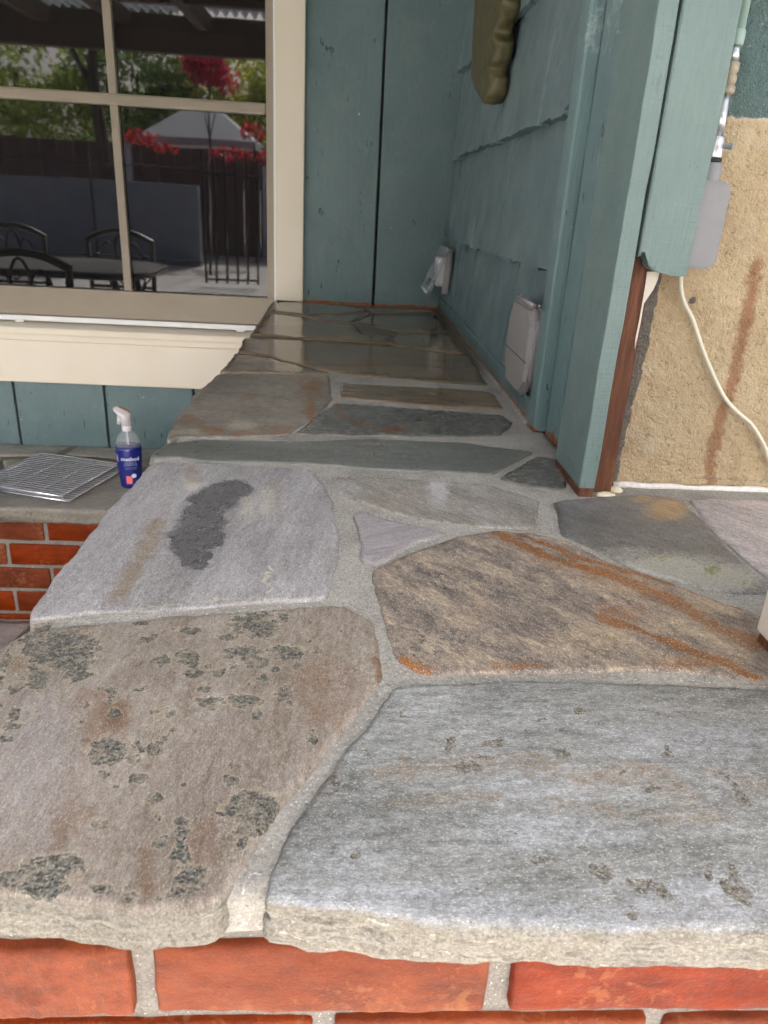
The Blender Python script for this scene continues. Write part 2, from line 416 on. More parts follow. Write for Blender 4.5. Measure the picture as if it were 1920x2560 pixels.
def grow_poly(poly, d):
    if not d: return poly
    P = np.array(poly, float)
    if poly_area(P) < 0: P = P[::-1]
    t = np.roll(P, -1, 0)-np.roll(P, 1, 0); n = np.c_[t[:, 1], -t[:, 0]]; n /= np.linalg.norm(n, axis=1)[:, None]
    return P+n*d
def _stone_mesh(poly, s=.004, top=0.0, thick=.045, edge=.006, relief=.0012, jag=.0022, seed=1, masks=None, rings=4, side_amp=.004, tilt=(0, 0)):
    P = np.array(poly, float)
    if poly_area(P) < 0: P = P[::-1]
    L = resample(P, min(s*1.1, .006) if s < .02 else s*.5, jag, seed); n = len(L)
    lo, hi = L.min(0), L.max(0)
    gx, gy = np.meshgrid(np.arange(lo[0], hi[0], s), np.arange(lo[1], hi[1], s*.87))
    gx = gx+(np.arange(gx.shape[0]) % 2)[:, None]*s*.5
    g_ = np.c_[gx.ravel(), gy.ravel()]; rs = np.random.RandomState(seed); g_ = g_+rs.uniform(-.2, .2, g_.shape)*s
    g_ = g_[inside(g_, L)]; d = segdist(g_, L); g_ = g_[d > s*.45]
    V, F_, ov = triangulate(L, g_)
    idx = {}
    for k, lst in enumerate(ov):
        for o in lst:
            if o < n: idx[o] = k
    d = segdist(V, L)
    t = np.clip(1-d/edge, 0, 1)
    ew = .6+.6*(fbm(V*30, seed+21, 3)*.5+.5)
    z = top - edge*.75*ew*(1-np.sqrt(np.maximum(0, 1-t*t)))
    z += relief*(fbm(V*9, seed+2, 3)*1.3+fbm(V*40, seed+5, 4)*.6)
    z += tilt[0]*(V[:, 0]-lo[0])+tilt[1]*(V[:, 1]-lo[1])
    mk = np.zeros((len(V), 3))
    if masks is not None: mk = masks(V)
    z -= np.clip(mk[:, 1], 0, 1)*.0006
    VV = [np.c_[V, z]]; F = list(F_); base = len(V)
    tl = np.roll(L, -1, 0)-np.roll(L, 1, 0); nr = np.c_[tl[:, 1], -tl[:, 0]]; nr /= np.linalg.norm(nr, axis=1)[:, None]+1e-9
    prev = [idx[i] for i in range(n)]; prevz = z[prev]
    for k in range(1, rings+1):
        zz = prevz*(1-k/rings)+(top-thick)*(k/rings)
        q = np.c_[L*30, np.full(n, k*2.7)]
        off = fbm(q, seed+40, 3, .6)*side_amp + fbm(np.c_[L*8, np.full(n, k*1.9)], seed+47, 2)*side_amp
        if k == rings: off = off-.004; zz = zz+fbm(L*26, seed+51, 4, .6)*.0045
        ring = np.c_[L+nr*(off+.001)[:, None], zz]
        VV.append(ring); cur = list(range(base, base+n)); base += n
        for i in range(n):
            j = (i+1) % n; F.append((prev[i], cur[i], cur[j], prev[j]))
        prev = cur
    F.append(tuple(prev[::-1]))
    VV = np.vstack(VV)
    me = mesh_from(VV, F, True, 'flagstone')
    a = me.color_attributes.new('masks', 'FLOAT_COLOR', 'POINT')
    cc = np.zeros((len(VV), 4), np.float32); cc[:len(mk), :3] = mk; cc[:, 3] = 1
    a.data.foreach_set('color', cc.ravel())
    return me
def gp(px, z=0.0): return at(px, 2, z)[:2]
def make_masks(view=None, rust=(), dark=(), pale=(), warp=.006, seed=3, zpl=0.0):
    """stain, lichen and pale areas of a stone: blobs (cx,cy,rx,ry) and streaks [(points), width] measured on the stone"""
    x0, y0, k = view if view else (0, 0, 1)
    px = lambda x, y: gp((x0+x/k, y0+y/k), zpl)
    def prep(items):
        res = []
        for it in items:
            if isinstance(it[0], (list, tuple)):
                res.append(('s', np.array([px(*q) for q in it[0]]), it[1], it[2] if len(it) > 2 else 1.0))
            else:
                cx, cy, rx, ry = it[:4]; c = px(cx, cy)
                ax = .5*(px(cx+rx, cy)-px(cx-rx, cy)); ay = .5*(px(cx, cy+ry)-px(cx, cy-ry))
                res.append(('b', c, np.linalg.inv(np.c_[ax, ay]), it[4] if len(it) > 4 else 1.0))
        return res
    sets = [prep(rust), prep(dark), prep(pale)]
    def fn(V):
        W = V+np.c_[fbm(V*60, seed, 4, .6), fbm(V*60+50, seed+1, 4, .6)]*warp + np.c_[fbm(V*170, seed+7, 3, .6), fbm(V*170+50, seed+8, 3, .6)]*warp*.5
        out = np.zeros((len(V), 3))
        for c, st in enumerate(sets):
            for it in st:
                if it[0] == 'b':
                    q = (W-it[1])@it[2].T; m = np.clip(1.58-np.hypot(q[:, 0], q[:, 1])*1.0, 0, 1)*it[3]
                else:
                    m = np.clip(1.4-segdist(W, it[1], False)/it[2], 0, 1)*it[3]
                out[:, c] = np.maximum(out[:, c], m)
        return out
    return fn

# ================================================================== THE SETTING
g = G('patio_concrete')
pc = g.mix(g.rng(g.noise(2.2, 6, .6), .3, .7), C(176, 173, 168), C(198, 195, 190))
pc = g.mix(g.rng(g.noise(60, 5), .5, .8, 0, .4), pc, C(140, 136, 130))
M['concrete'] = g.fin(pc, .8, g.bump(g.noise(90, 5), .3, .004))
GZ = -0.871
gm = mesh_from([(-300, -300, GZ), (300, -300, GZ), (300, 300, GZ), (-300, 300, GZ)], [(0, 1, 2, 3)], False)
ground = link('ground', gm, M['concrete']); ground['kind'] = 'structure'; ground['label'] = 'pale concrete patio ground below the counter and bench'
M['fs_ground'] = stone_mat('ground_flagstone', [C(128, 122, 120), C(150, 144, 142), C(166, 160, 158)], rough=.6)
gs = [[(-1.45, 1.35), (-.95, 1.42), (-.86, 1.89), (-1.42, 1.90)], [(-.93, 1.40), (-.50, 1.30), (-.24, 1.34), (-.24, 1.88), (-.835, 1.89)],
      [(-1.4, .75), (-.72, .85), (-.66, 1.29), (-.94, 1.37), (-1.45, 1.31)], [(-.70, .80), (-.25, .76), (-.24, 1.30), (-.50, 1.27), (-.63, 1.27)],
      [(-2.1, 1.2), (-1.49, 1.3), (-1.46, 1.9), (-2.1, 1.9)], [(-2.0, .6), (-1.44, .74), (-1.5, 1.27), (-2.1, 1.16)]]
for k, q in enumerate(gs):
    o = link('flagstone', stone_mesh(q, s=.03, top=GZ+.022, thick=.03, edge=.008, jag=.006, seed=300+k, relief=.002), M['fs_ground'], ground)

# ------------------------------------------------------------------ brick masonry
def brick_mesh(L=.194, D=.09, H=.0572, seed=0, dense=False):
    bm = bmesh.new(); bmesh.ops.create_cube(bm, size=1.0); bmesh.ops.scale(bm, vec=(L, D, H), verts=bm.verts)
    bmesh.ops.bevel(bm, geom=bm.edges[:], offset=.0034, segments=2, affect='EDGES', profile=.55)
    nx = 26 if dense else 5; nz = 8 if dense else 2
    for ax, n_, L_ in ((0, nx, L), (2, nz, H)):
        no = Vector((0, 0, 0)); no[ax] = 1
        for k in range(1, n_):
            co = Vector((0, 0, 0)); co[ax] = -L_/2+L_*k/n_
            bmesh.ops.bisect_plane(bm, geom=bm.verts[:]+bm.edges[:]+bm.faces[:], plane_co=co, plane_no=no)
    P = np.array([v.co[:] for v in bm.verts]); a = .0022 if dense else .002
    D_ = np.c_[fbm(P*35, seed), fbm(P*35+31, seed+5), fbm(P*35+77, seed+9)]*a
    D_ += np.c_[fbm(P*120, seed+2, 3), fbm(P*120+31, seed+6, 3), fbm(P*120+77, seed+7, 3)]*a*.35
    for v, d in zip(bm.verts, D_): v.co += Vector(d)
    return bm_mesh(bm, smooth=True)
BR = [brick_mesh(seed=11*k) for k in range(7)]
for b in BR: b.materials.append(M['brick'])
def lay(parent, x, y, z, rz=0.0, me=None, sx=1.0):
    o = link('brick', me or random.choice(BR), M['brick'], parent)
    o.location = (x, y+random.uniform(-.0012, .0012) if rz == 0 else y, z+random.uniform(-.001, .001))
    o.rotation_euler = (random.uniform(-.006, .006), random.uniform(-.006, .006), rz+random.uniform(-.008, .008)); o.scale = (sx, 1, 1)
    return o

# ------------------------------------------------------------------ the long counter
counter = empty('stone_counter', (0, .8, GZ), 'long L-shaped counter of grey and rust flagstones set in mortar on red brick', 'counter')
slab = [(-.226, .277), (.2, .273), (.9, .27), (1.25, .27), (1.25, .888), (.36, .888), (.325, .87), (.322, 1.15), (.318, 1.8), (.316, 2.466), (-.226, 2.466), (-.226, 1.5), (-.226, .9)]
ctop = link('countertop', stone_mesh(slab, s=.0075, top=-.0022, thick=.033, edge=.004, relief=.0006, jag=.002, seed=90, rings=4, side_amp=.003), M['mortar'], counter)
def V8(*p): return [(400+x/1.508, 700+y/1.508) for x, y in p]
def VR(*p): return [(900+x/1.6265, 1200+y/1.6265) for x, y in p]
W = lambda px: [tuple(gp(q)) for q in px]
fg = [C(94, 83, 69), C(124, 111, 94), C(148, 135, 115)]
fb_ = [C(84, 64, 46), C(118, 97, 75), C(146, 126, 102)]
SM = {}
SM['fg'] = stone_mat('far_grey_slate', fg, stretch=3.5, scale=7, rough=.11, speck=.12, glit=.1, bump=.03, sidek=0.2, contrast=1.1)
SM['fb'] = stone_mat('far_brown_slate', fb_, stretch=5, scale=7, rough=.11, speck=.12, glit=.1, rust=C(120, 78, 48), bump=.03, sidek=0.2, contrast=1.3)
SM['fstripe'] = stone_mat('far_striped_slate', [C(86, 74, 60), C(116, 95, 72), C(126, 112, 92), C(142, 110, 76)], stretch=10, scale=9, rough=.11, speck=.12, glit=.1, rust=C(124, 74, 40), bump=.03, ang=.06, sidek=0.2, contrast=1.2)
SM['fm'] = stone_mat('mid_charcoal_slate', [C(82, 80, 76), C(102, 100, 95), C(120, 117, 111)], ang=R(8), stretch=3, scale=9, rough=.26, speck=.16, glit=.12, rust=C(120, 82, 54), bump=.03, sidek=.4, rim=.0)
SM['a9'] = stone_mat('mottled_slate', [C(98, 93, 86), C(128, 122, 112), C(150, 145, 136)], stretch=1.6, scale=16, rough=.38, speck=.25, glit=.25, rust=C(138, 92, 48), dark=C(72, 62, 46), sidek=0.6)
SM['a12'] = stone_mat('blue_grey_slate', [C(92, 94, 90), C(108, 110, 106), C(122, 124, 120)], stretch=5, scale=9, rough=.34, speck=.16, glit=.15, dark=C(72, 72, 68), rim=.1, sidek=0.5)
SM['b1'] = stone_mat('lavender_grey_slate', [C(126, 124, 123), C(144, 142, 142), C(158, 156, 157), C(176, 174, 174)], ang=R(84), stretch=5, scale=8, rough=.46, speck=0.26, glit=.45, rust=C(142, 126, 98), dark=C(80, 80, 83), rim=.0, pale=C(206, 198, 172), wet=True)
SM['b2'] = stone_mat('grey_tan_slate', [C(104, 102, 97), C(130, 126, 118), C(150, 145, 138), C(168, 166, 164)], ang=R(-50), stretch=3, scale=11, rough=.48, speck=0.3, glit=.4, rust=C(140, 116, 84), pale=C(196, 196, 200))
SM['b3'] = stone_mat('pink_grey_slate', [C(140, 134, 136), C(156, 150, 152), C(170, 164, 166)], ang=R(25), stretch=7, scale=10, rough=.5, speck=0.2, glit=.3)
SM['b4'] = stone_mat('rust_streaked_slate', [C(76, 69, 66), C(106, 97, 91), C(136, 124, 113), C(166, 150, 130), C(196, 180, 158)], ang=R(-54), stretch=2.2, scale=24, rough=.46, speck=0.34, glit=.45, rust=C(148, 94, 42), dark=C(88, 78, 72), rim=.0, contrast=.85, rustk=.95, bump=.5, pale=C(204, 180, 140))
SM['b6'] = stone_mat('charcoal_slate', [C(84, 83, 81), C(102, 101, 99), C(120, 119, 117)], ang=R(-52), stretch=3, scale=9, rough=.4, speck=.18, glit=.3, rust=C(190, 158, 112), pale=C(184, 184, 172), dark=C(176, 180, 118), rim=.2)
SM['b7'] = stone_mat('pale_pink_slate', [C(134, 127, 128), C(158, 151, 151), C(178, 171, 169), C(194, 187, 182)], ang=R(-50), stretch=5, scale=12, rough=.48, speck=0.3, glit=.4)
SM['c1'] = stone_mat('brown_lichen_slate', [C(112, 101, 90), C(134, 123, 111), C(149, 140, 130), C(163, 156, 148)], ang=R(88), stretch=4, scale=8, rough=.48, speck=0.24, glit=.25, rust=C(122, 92, 66), dark=C(72, 71, 65), pale=C(142, 137, 140), rim=.32, bump=.55)
SM['c2'] = stone_mat('blue_grey_front_slate', [C(96, 99, 96), C(122, 124, 121), C(142, 144, 143), C(166, 168, 171)], ang=R(2), stretch=3.5, scale=9, rough=.46, speck=.27, glit=.4, rust=C(150, 128, 98), dark=C(104, 96, 84), pale=C(176, 180, 190), rim=.12, rimc=C(206, 208, 212))

vC1 = (0, 1500, 1.659); vC2 = (600, 1700, 1.257); v8 = (400, 700, 1.508); vR = (900, 1200, 1.6265); v3 = (600, 640, 2.765); v5 = (380, 900, 2.676); v6 = (900, 900, 2.765)
m_c1 = make_masks(vC1, dark=[(250, 190, 150, 80), (155, 330, 38, 55), (330, 300, 55, 28), (780, 120, 50, 16), (1060, 100, 95, 52), (960, 150, 55, 13), (1175, 65, 22, 28),
    (990, 215, 85, 20), (1190, 215, 70, 30), (1060, 255, 55, 26), (780, 240, 45, 32), (805, 300, 42, 22), (850, 370, 22, 18), (1250, 265, 32, 18), (1180, 390, 36, 30), (1210, 440, 14, 22),
    (1095, 325, 32, 16), (1150, 290, 22, 14), (1280, 545, 14, 8), (1295, 585, 26, 16), (880, 425, 55, 26), (1020, 420, 64, 22), (1070, 470, 22, 28), (430, 625, 60, 46), (415, 712, 24, 18),
    (470, 475, 28, 22), (440, 380, 28, 10), (575, 610, 20, 20), (550, 660, 32, 18), (585, 735, 32, 22), (960, 690, 28, 14), (1018, 690, 16, 12), (965, 755, 32, 18), (1050, 850, 100, 62),
    (1040, 930, 80, 44), (1010, 1000, 26, 28), (630, 835, 38, 16), (650, 890, 22, 28), (670, 1000, 18, 22), (745, 920, 28, 18), (750, 975, 26, 28), (770, 1050, 46, 40), (790, 1140, 54, 44),
    (800, 1200, 26, 34), (435, 925, 20, 16), (200, 1110, 105, 50), (60, 1170, 55, 42), (300, 1100, 50, 42), (400, 1190, 52, 34), (560, 1220, 44, 20), (150, 1190, 105, 40), (720, 1225, 54, 16),
    (55, 465, 14, 7), (25, 578, 16, 7), (30, 515, 9, 5), (760, 775, 14, 8), (1020, 350, 10, 10), (1290, 170, 12, 8), (1310, 210, 16, 10), (590, 90, 40, 10), (865, 790, 6, 6), (640, 1010, 14, 14), (1265, 318, 16, 8), (850, 718, 12, 8)],
    rust=[([(380, 400), (405, 500), (425, 600)], .014, .55), ([(270, 830), (245, 950), (230, 1020)], .006, .5), ([(575, 1040), (600, 1150), (625, 1225)], .004, .6), ([(825, 950), (815, 1090)], .006, .5),
          ([(1560, 240), (1582, 330)], .004, 1.0), ([(480, 460), (470, 520)], .012, .8), (1350, 380, 180, 180, .5), (870, 1000, 80, 120, .45), (330, 920, 60, 160, .4), (60, 250, 60, 30, .7)],
    pale=[(130, 600, 190, 330, .55), (60, 900, 170, 200, .5), (900, 560, 140, 300, .3)], seed=5)
m_c2 = make_masks(vC2, dark=[(720, 285, 40, 20, .85), (660, 205, 20, 26, .8), (800, 195, 50, 14, .8), (780, 245, 26, 12, .8), (1000, 235, 32, 15, .8), (940, 120, 17, 10, .8), (1065, 105, 20, 12, .9),
    (890, 155, 10, 10, .8), (930, 215, 13, 9, .8), (1330, 230, 20, 15, .8), (1350, 190, 38, 8, .7), (1290, 345, 28, 12, .7), (1150, 240, 13, 6, .7), (1210, 290, 13, 9, .7), (1060, 530, 24, 16, .8),
    (1130, 600, 40, 28, .75), (1270, 640, 76, 26, .75), (1340, 680, 50, 22, .75), (1250, 740, 40, 18, .75), (950, 565, 50, 18, .7), (355, 540, 18, 20, .8), (515, 110, 13, 10, .8), (1500, 300, 34, 12, .7), (850, 480, 16, 10, .7), (1380, 470, 30, 12, .6)],
    rust=[([(440, 300), (600, 270), (740, 275), (960, 265)], .013, .45), ([(1080, 310), (1300, 290), (1380, 370)], .014, .45), ([(1480, 300), (1640, 330)], .012, .4), ([(450, 400), (800, 360)], .008, .4), ([(1000, 400), (1500, 430)], .012, .35)],
    pale=[(500, 690, 500, 60, .45), (1100, 740, 500, 50, .5), (1500, 680, 250, 90, .5), (1450, 200, 300, 70, .5), (1000, 480, 300, 60, .45), (350, 560, 160, 60, .4)], seed=8)
m_b4 = make_masks(vR, rust=[([(540, 207), (660, 265), (760, 312), (900, 355), (1000, 380)], .008, 1.0), ([(1000, 380), (1250, 480), (1450, 600), (1600, 660)], .013, .72), ([(760, 330), (1100, 440), (1300, 530)], .02, .35), ([(640, 215), (900, 320), (1300, 430), (1640, 545)], .0065, .85),
    ([(980, 560), (1250, 660), (1450, 735), (1610, 805)], .006, .95), (1050, 540, 120, 50, .5), (1350, 740, 200, 30, .55), ([(170, 745), (260, 785)], .010, 1.0), (640, 760, 120, 16, .6)],
    dark=[(320, 650, 170, 90, .45), (640, 470, 200, 90, .3)], pale=[(1450, 500, 160, 50, .5), (1100, 420, 200, 50, .42), (960, 640, 160, 60, .45), (1250, 590, 200, 40, .4), (470, 520, 120, 60, .3), (1480, 620, 120, 30, .45)], seed=12)
m_b1 = make_masks(v8, dark=[(268, 788, 74, 32), (205, 830, 86, 44), (165, 900, 82, 58), (112, 985, 74, 60), (185, 965, 56, 50), (130, 1045, 56, 38), (150, 1068, 34, 24)],
    rust=[([(130, 710), (125, 760)], .012, .6), ([(0, 905), (-84, 1065), (-160, 1200)], .012, .65), ([(430, 740), (440, 900)], .014, .35), ([(60, 780), (-20, 930)], .008, .35)],
    pale=[(400, 830, 40, 60, .5), (120, 775, 30, 20, .6), (330, 850, 30, 60, .5), ([(415, 1080), (400, 1180)], .0015, 1.0), ([(-150, 1240), (450, 1195)], .002, .6)], seed=15, warp=.005)
m_b6 = make_masks(vR, rust=[(1250, 120, 90, 45, .8), (1150, 80, 60, 20, .6)], dark=[(1440, 370, 50, 26, .62), (1240, 310, 40, 20, .58), (1540, 420, 40, 12, .5)], pale=[(1250, 370, 260, 70, .8), (1480, 400, 160, 60, .8), (1080, 300, 120, 30, .5)], seed=18)
m_b2 = make_masks(v8, pale=[(1050, 780, 40, 70, .7), (700, 780, 60, 30, .5)], rust=[(900, 820, 160, 40, .35)], seed=22)
m_a9 = make_masks(v5, rust=[(1080, 180, 70, 60, .8), (1060, 330, 30, 80, .8), (400, 470, 90, 30, .7), (260, 400, 90, 50, .5), (860, 470, 150, 40, .5), (650, 240, 60, 30, .5), (600, 490, 80, 25, .6), (1000, 150, 60, 60, .5)],
    pale=[(600, 430, 120, 40, .5), (300, 480, 160, 25, .5)], seed=25)
m_a11 = make_masks(v6, rust=[([(-170, 320), (-100, 400), (0, 430), (80, 460)], .008, .75), (230, 480, 90, 22, .9)], seed=27)
m_a12 = make_masks(v6, dark=[(120, 590, 120, 14, .5), (60, 650, 80, 14, .55), (520, 580, 70, 10, .45), (350, 600, 40, 8, .5)], seed=28)
m_a5 = make_masks(v3, rust=[(620, 520, 90, 35, .9), (420, 490, 100, 8, .6), (820, 540, 40, 50, .5)], seed=30)
m_a7 = make_masks(v3, rust=[([(250, 690), (700, 755), (1150, 745), (1650, 800)], .012, .8), ([(350, 620), (800, 630), (900, 600)], .03, .6), ([(870, 850), (1659, 905)], .008, .8)], seed=31)
m_a10 = make_masks(v6, rust=[([(0, 330), (600, 330)], .01, .5), ([(0, 180), (870, 215)], .006, .4)], seed=33)
m_a13 = make_masks(v6, rust=[([(1260, 668), (1360, 668)], .004, 1.0)], seed=34)

STONES = [
 ('fg', W([(693, 752), (760, 753), (912, 770), (917, 776), (832, 787), (752, 785), (681, 777)]), None, .02, None),
 ('fg', W([(925, 770), (1084, 771), (1090, 781), (935, 780)]), None, .02, None),
 ('fg', W([(756, 789), (835, 791), (922, 782), (905, 792), (878, 805), (800, 801)]), None, .02, None),
 ('fg', W([(886, 804), (932, 787), (1086, 787), (1117, 828), (995, 828), (945, 816)]), None, .018, None),
 ('fb', W([(676, 783), (750, 792), (800, 804), (878, 809), (905, 835), (980, 838), (978, 858), (893, 852), (750, 845), (634, 835)]), m_a5, .016, 'brown far flagstone with a rusty patch'),
 ('fg', W([(990, 835), (1120, 836), (1158, 882), (988, 862)]), None, .016, None),
 ('fstripe', W([(618, 845), (760, 851), (900, 861), (1050, 874), (1163, 889), (1192, 925), (1212, 960), (1080, 951), (900, 936), (820, 924), (720, 904), (645, 885), (604, 877)]), m_a7, .011, 'long dark flagstone with brown bands'),
 ('fg', W([(598, 884), (645, 891), (730, 910), (812, 929), (822, 933), (700, 931), (558, 928)]), None, .011, None),
 ('a9', W([(550, 936), (700, 935), (819, 939), (822, 996), (776, 1045), (716, 1083), (548, 1090), (442, 1088), (428, 1099), (432, 1078), (449, 1046), (503, 978)]), m_a9, .006, 'mottled grey flagstone with rust-brown stains'),
 ('fstripe', W([(858, 958), (900, 961), (1100, 970), (1218, 978), (1230, 985), (1254, 1019), (1117, 1015), (900, 996), (860, 993)]), m_a10, .007, None),
 ('fm', W([(742, 1083), (790, 1045), (845, 1007), (900, 1011), (1100, 1026), (1252, 1037), (1278, 1054), (1247, 1086), (1019, 1087), (880, 1085)]), m_a11, .006, 'dark flagstone with a thin rusty squiggle'),
 ('a12', W([(384, 1138), (425, 1108), (492, 1101), (754, 1105), (900, 1098), (1153, 1107), (1330, 1129), (1225, 1183), (1088, 1175), (900, 1167), (754, 1155), (529, 1150), (440, 1138), (392, 1143)]), m_a12, .005, 'long smooth blue-grey flagstone across the counter'),
 ('fm', W([(1254, 1196), (1345, 1140), (1392, 1147), (1414, 1188), (1408, 1216), (1393, 1222), (1310, 1211)]), m_a13, .005, None),
 ('b1', W([(388, 1158), (529, 1161), (776, 1174), (790, 1190), (832, 1262), (843, 1337), (833, 1430), (820, 1494), (700, 1502), (500, 1519), (268, 1530), (72, 1552), (82, 1529), (145, 1437), (174, 1407), (253, 1303), (297, 1251), (368, 1170)]), m_b1, .0036, 'pale lavender-grey flagstone with a dark wet patch'),
 ('b2', W([(836, 1190), (997, 1195), (1229, 1212), (1346, 1250), (1340, 1316), (1229, 1316), (1096, 1306), (964, 1275), (891, 1250), (847, 1225)]), m_b2, .004, None),
 ('b3', W([(888, 1287), (904, 1280), (1118, 1331), (1053, 1352), (932, 1411), (905, 1402), (911, 1357)]), None, .004, 'small pinkish triangular flagstone'),
 ('b4', W(VR((200, 302), (370, 240), (540, 205), (700, 213), (830, 245), (1000, 330), (1300, 428), (1620, 545), (1760, 600), (1800, 760), (1600, 803), (1300, 772), (900, 772), (300, 780), (245, 770), (165, 725), (155, 680), (100, 560), (52, 400), (56, 362))), m_b4, .0034, 'large flagstone streaked with rust orange and cream'),
 ('b6', W(VR((788, 88), (890, 78), (1020, 66), (1150, 60), (1290, 78), (1400, 180), (1540, 330), (1655, 440), (1655, 462), (1400, 440), (1100, 350), (1000, 298), (900, 250), (828, 222), (822, 170))), m_b6, .004, 'charcoal flagstone with yellow-green lichen beside the post'),
 ('b7', [tuple(gp((1720, 1247))), tuple(gp((1773, 1311))), tuple(gp((1859, 1394))), tuple(gp((1925, 1450))), (.62, .62), (.84, .66), (.86, .86), tuple(gp((1925, 1249)))], None, .005, None),
 ('b2', [(.53, .60), (.60, .60), (.85, .64), (.88, .45), (.55, .40), (.49, .47)], None, .008, None),
 ('b6', [(.89, .66), (1.24, .64), (1.24, .87), (.875, .86)], None, .012, None),
 ('c1', W([(66, 1577), (241, 1558), (542, 1529), (780, 1514), (868, 1515), (932, 1553), (948, 1620), (951, 1690), (892, 1769), (711, 1996), (573, 2190), (528, 2242)]) + [tuple(gp((362, 2252))), tuple(gp((0, 2243))), (-.235, .279), (-.252, .30), (-.254, .40), tuple(gp((4, 1620)))], m_c1, .0030, 'brown flagstone patched with dark grey-green lichen'),
 ('c2', W([(984, 1715), (1150, 1708), (1400, 1702), (1920, 1722), (2300, 1740)]) + [(.47, .30)] + W([(2100, 2328), (1920, 2324), (1555, 2310), (1157, 2306), (839, 2276), (655, 2262), (660, 2236), (682, 2177), (800, 1985)]), m_c2, .0030, 'large blue-grey flagstone along the front edge'),
 ('b1', [(.50, .255), (.90, .25), (.87, .43), (.56, .38), (.475, .40)], None, .01, None),
 ('c2', [(.92, .25), (1.26, .25), (1.26, .62), (.90, .64), (.895, .44)], None, .012, None),
]
def with_specks(fn, amount, seed):
    def f2(V):
        m = fn(V); n = fbm(np.c_[V[:, 0]*55, V[:, 1]*32], seed, 4, .6)*.7+fbm(V*9, seed+4, 2)*.5
        m[:, 1] = np.maximum(m[:, 1], np.clip((n-amount)*4, 0, .75)); return m
    return f2
m_c1s, m_c2s = with_specks(m_c1, .34, 61), with_specks(m_c2, .44, 71)
STONES = [(a, b, m_c1s if c is m_c1 else m_c2s if c is m_c2 else c, d, e) for a, b, c, d, e in STONES]
for k, (m, poly, mk, s_, lab) in enumerate(STONES):
    big = m in ('c1', 'c2')
    o = link('flagstone', stone_mesh(poly, s=s_, grow=.006 if s_ > .009 else (.004 if k < 13 else .001), top=random.uniform(-.0002, .0009), thick=.031 if big else .032, edge=.0032 if big else (.0022 if k > 12 else .0014), relief=.0009 if k > 12 else .00016, jag=.0026 if s_ < .006 else .003,
             seed=100+13*k, masks=mk, rings=10 if big else (5 if s_ < .005 else 3), side_amp=.0024 if big else .003), SM[m], ctop)
    if lab: o['label'] = lab
cb = board('brick_base', (-.197, 1.22, .300, .875, GZ-.02, -.034), M['mortar_wall'], counter, bev=.003)
cb2 = board('brick_base', (-.197, .30, .877, 2.46, GZ-.02, -.034), M['mortar_wall'], counter, bev=.003)
PX = .2075
for row in range(12):
    zc = -.0955-.0677*row
    x = -.0961+.097-(PX if row % 2 == 0 else PX*.5)
    i = 0
    while x-.097 < 1.2:
        hero = row < 2 and x < .5
        sx = 1.0; xx = x
        if x-.097 < -.2:
            a = -.203; b = x+.097; sx = (b-a)/.194; xx = (a+b)/2
        if sx > .15: lay(cb, xx, .293+.045, zc, 0, brick_mesh(seed=500+row*20+i, dense=True) if hero else None, sx)
        x += PX; i += 1
for row in range(12):
    zc = -.0935-.0677*row; y = .405+(0 if row % 2 else PX*.5)+.1
    while y < 2.4:
        lay(cb2 if y > .9 else cb, -.203+.045, y, zc, R(90)); y += PX

# ------------------------------------------------------------------ the low bench under the window
BZ, BY = -.5086, 1.9302
bench = empty('stone_bench', (-1.3, 2.2, GZ), 'low red brick bench with a flagstone top under the window', 'bench')
bt = link('bench_top', stone_mesh([(-2.5, 1.915), (-.19, 1.915), (-.19, 2.464), (-2.5, 2.464)], s=.02, top=BZ-.004, thick=.04, edge=.004, relief=.0015, jag=.003, seed=61), M['mortar'], bench)
SM['bs'] = stone_mat('bench_slate', [C(122, 120, 113), C(148, 145, 138), C(170, 167, 160)], ang=R(25), stretch=3, scale=10, rough=.45, speck=.2, glit=.2, rust=C(150, 120, 84))
bst = [[(-2.48, 1.905), (-1.62, 1.91), (-1.55, 2.2), (-1.7, 2.45), (-2.48, 2.45)], [(-1.59, 1.905), (-1.06, 1.91), (-.99, 2.12), (-1.1, 2.30), (-1.52, 2.28), (-1.53, 2.2)],
       [(-1.66, 2.45), (-1.53, 2.305), (-1.1, 2.325), (-.93, 2.36), (-.9, 2.455)], [(-1.035, 1.91), (-.56, 1.905), (-.52, 2.02), (-.56, 2.2), (-.74, 2.32), (-1.07, 2.30), (-.965, 2.12)],
       [(-.91, 2.365), (-.73, 2.345), (-.54, 2.23), (-.22, 2.30), (-.21, 2.455), (-.88, 2.455)], [(-.535, 1.905), (-.2, 1.91), (-.2, 2.28), (-.53, 2.205), (-.495, 2.02)]]
for k, q in enumerate(bst):
    link('flagstone', stone_mesh(q, s=.011, top=BZ+random.uniform(-.001, .001), thick=.044, edge=.006, jag=.004, relief=.0018, seed=400+k*9, side_amp=.005, rings=5), SM['bs'], bt)
bb = board('brick_base', (-2.46, -.2, BY+.006, 2.44, GZ-.02, BZ-.038), M['mortar_wall'], bench, bev=.003)
x1 = at((118, 1325), 1, BY)[0]; x2 = at((23.5, 1380), 1, BY)[0]
for row in range(5):
    zc = BZ-.042-.0322-.0762*row; x = (x1 if row % 2 == 0 else x2)+.097
    while x-.097 > -2.4: x -= .2045
    while x-.097 < -.22:
        if x+.097 > -2.46: lay(bb, x, BY+.045, zc).scale = (1, 1, 1.12)
        x += .2045

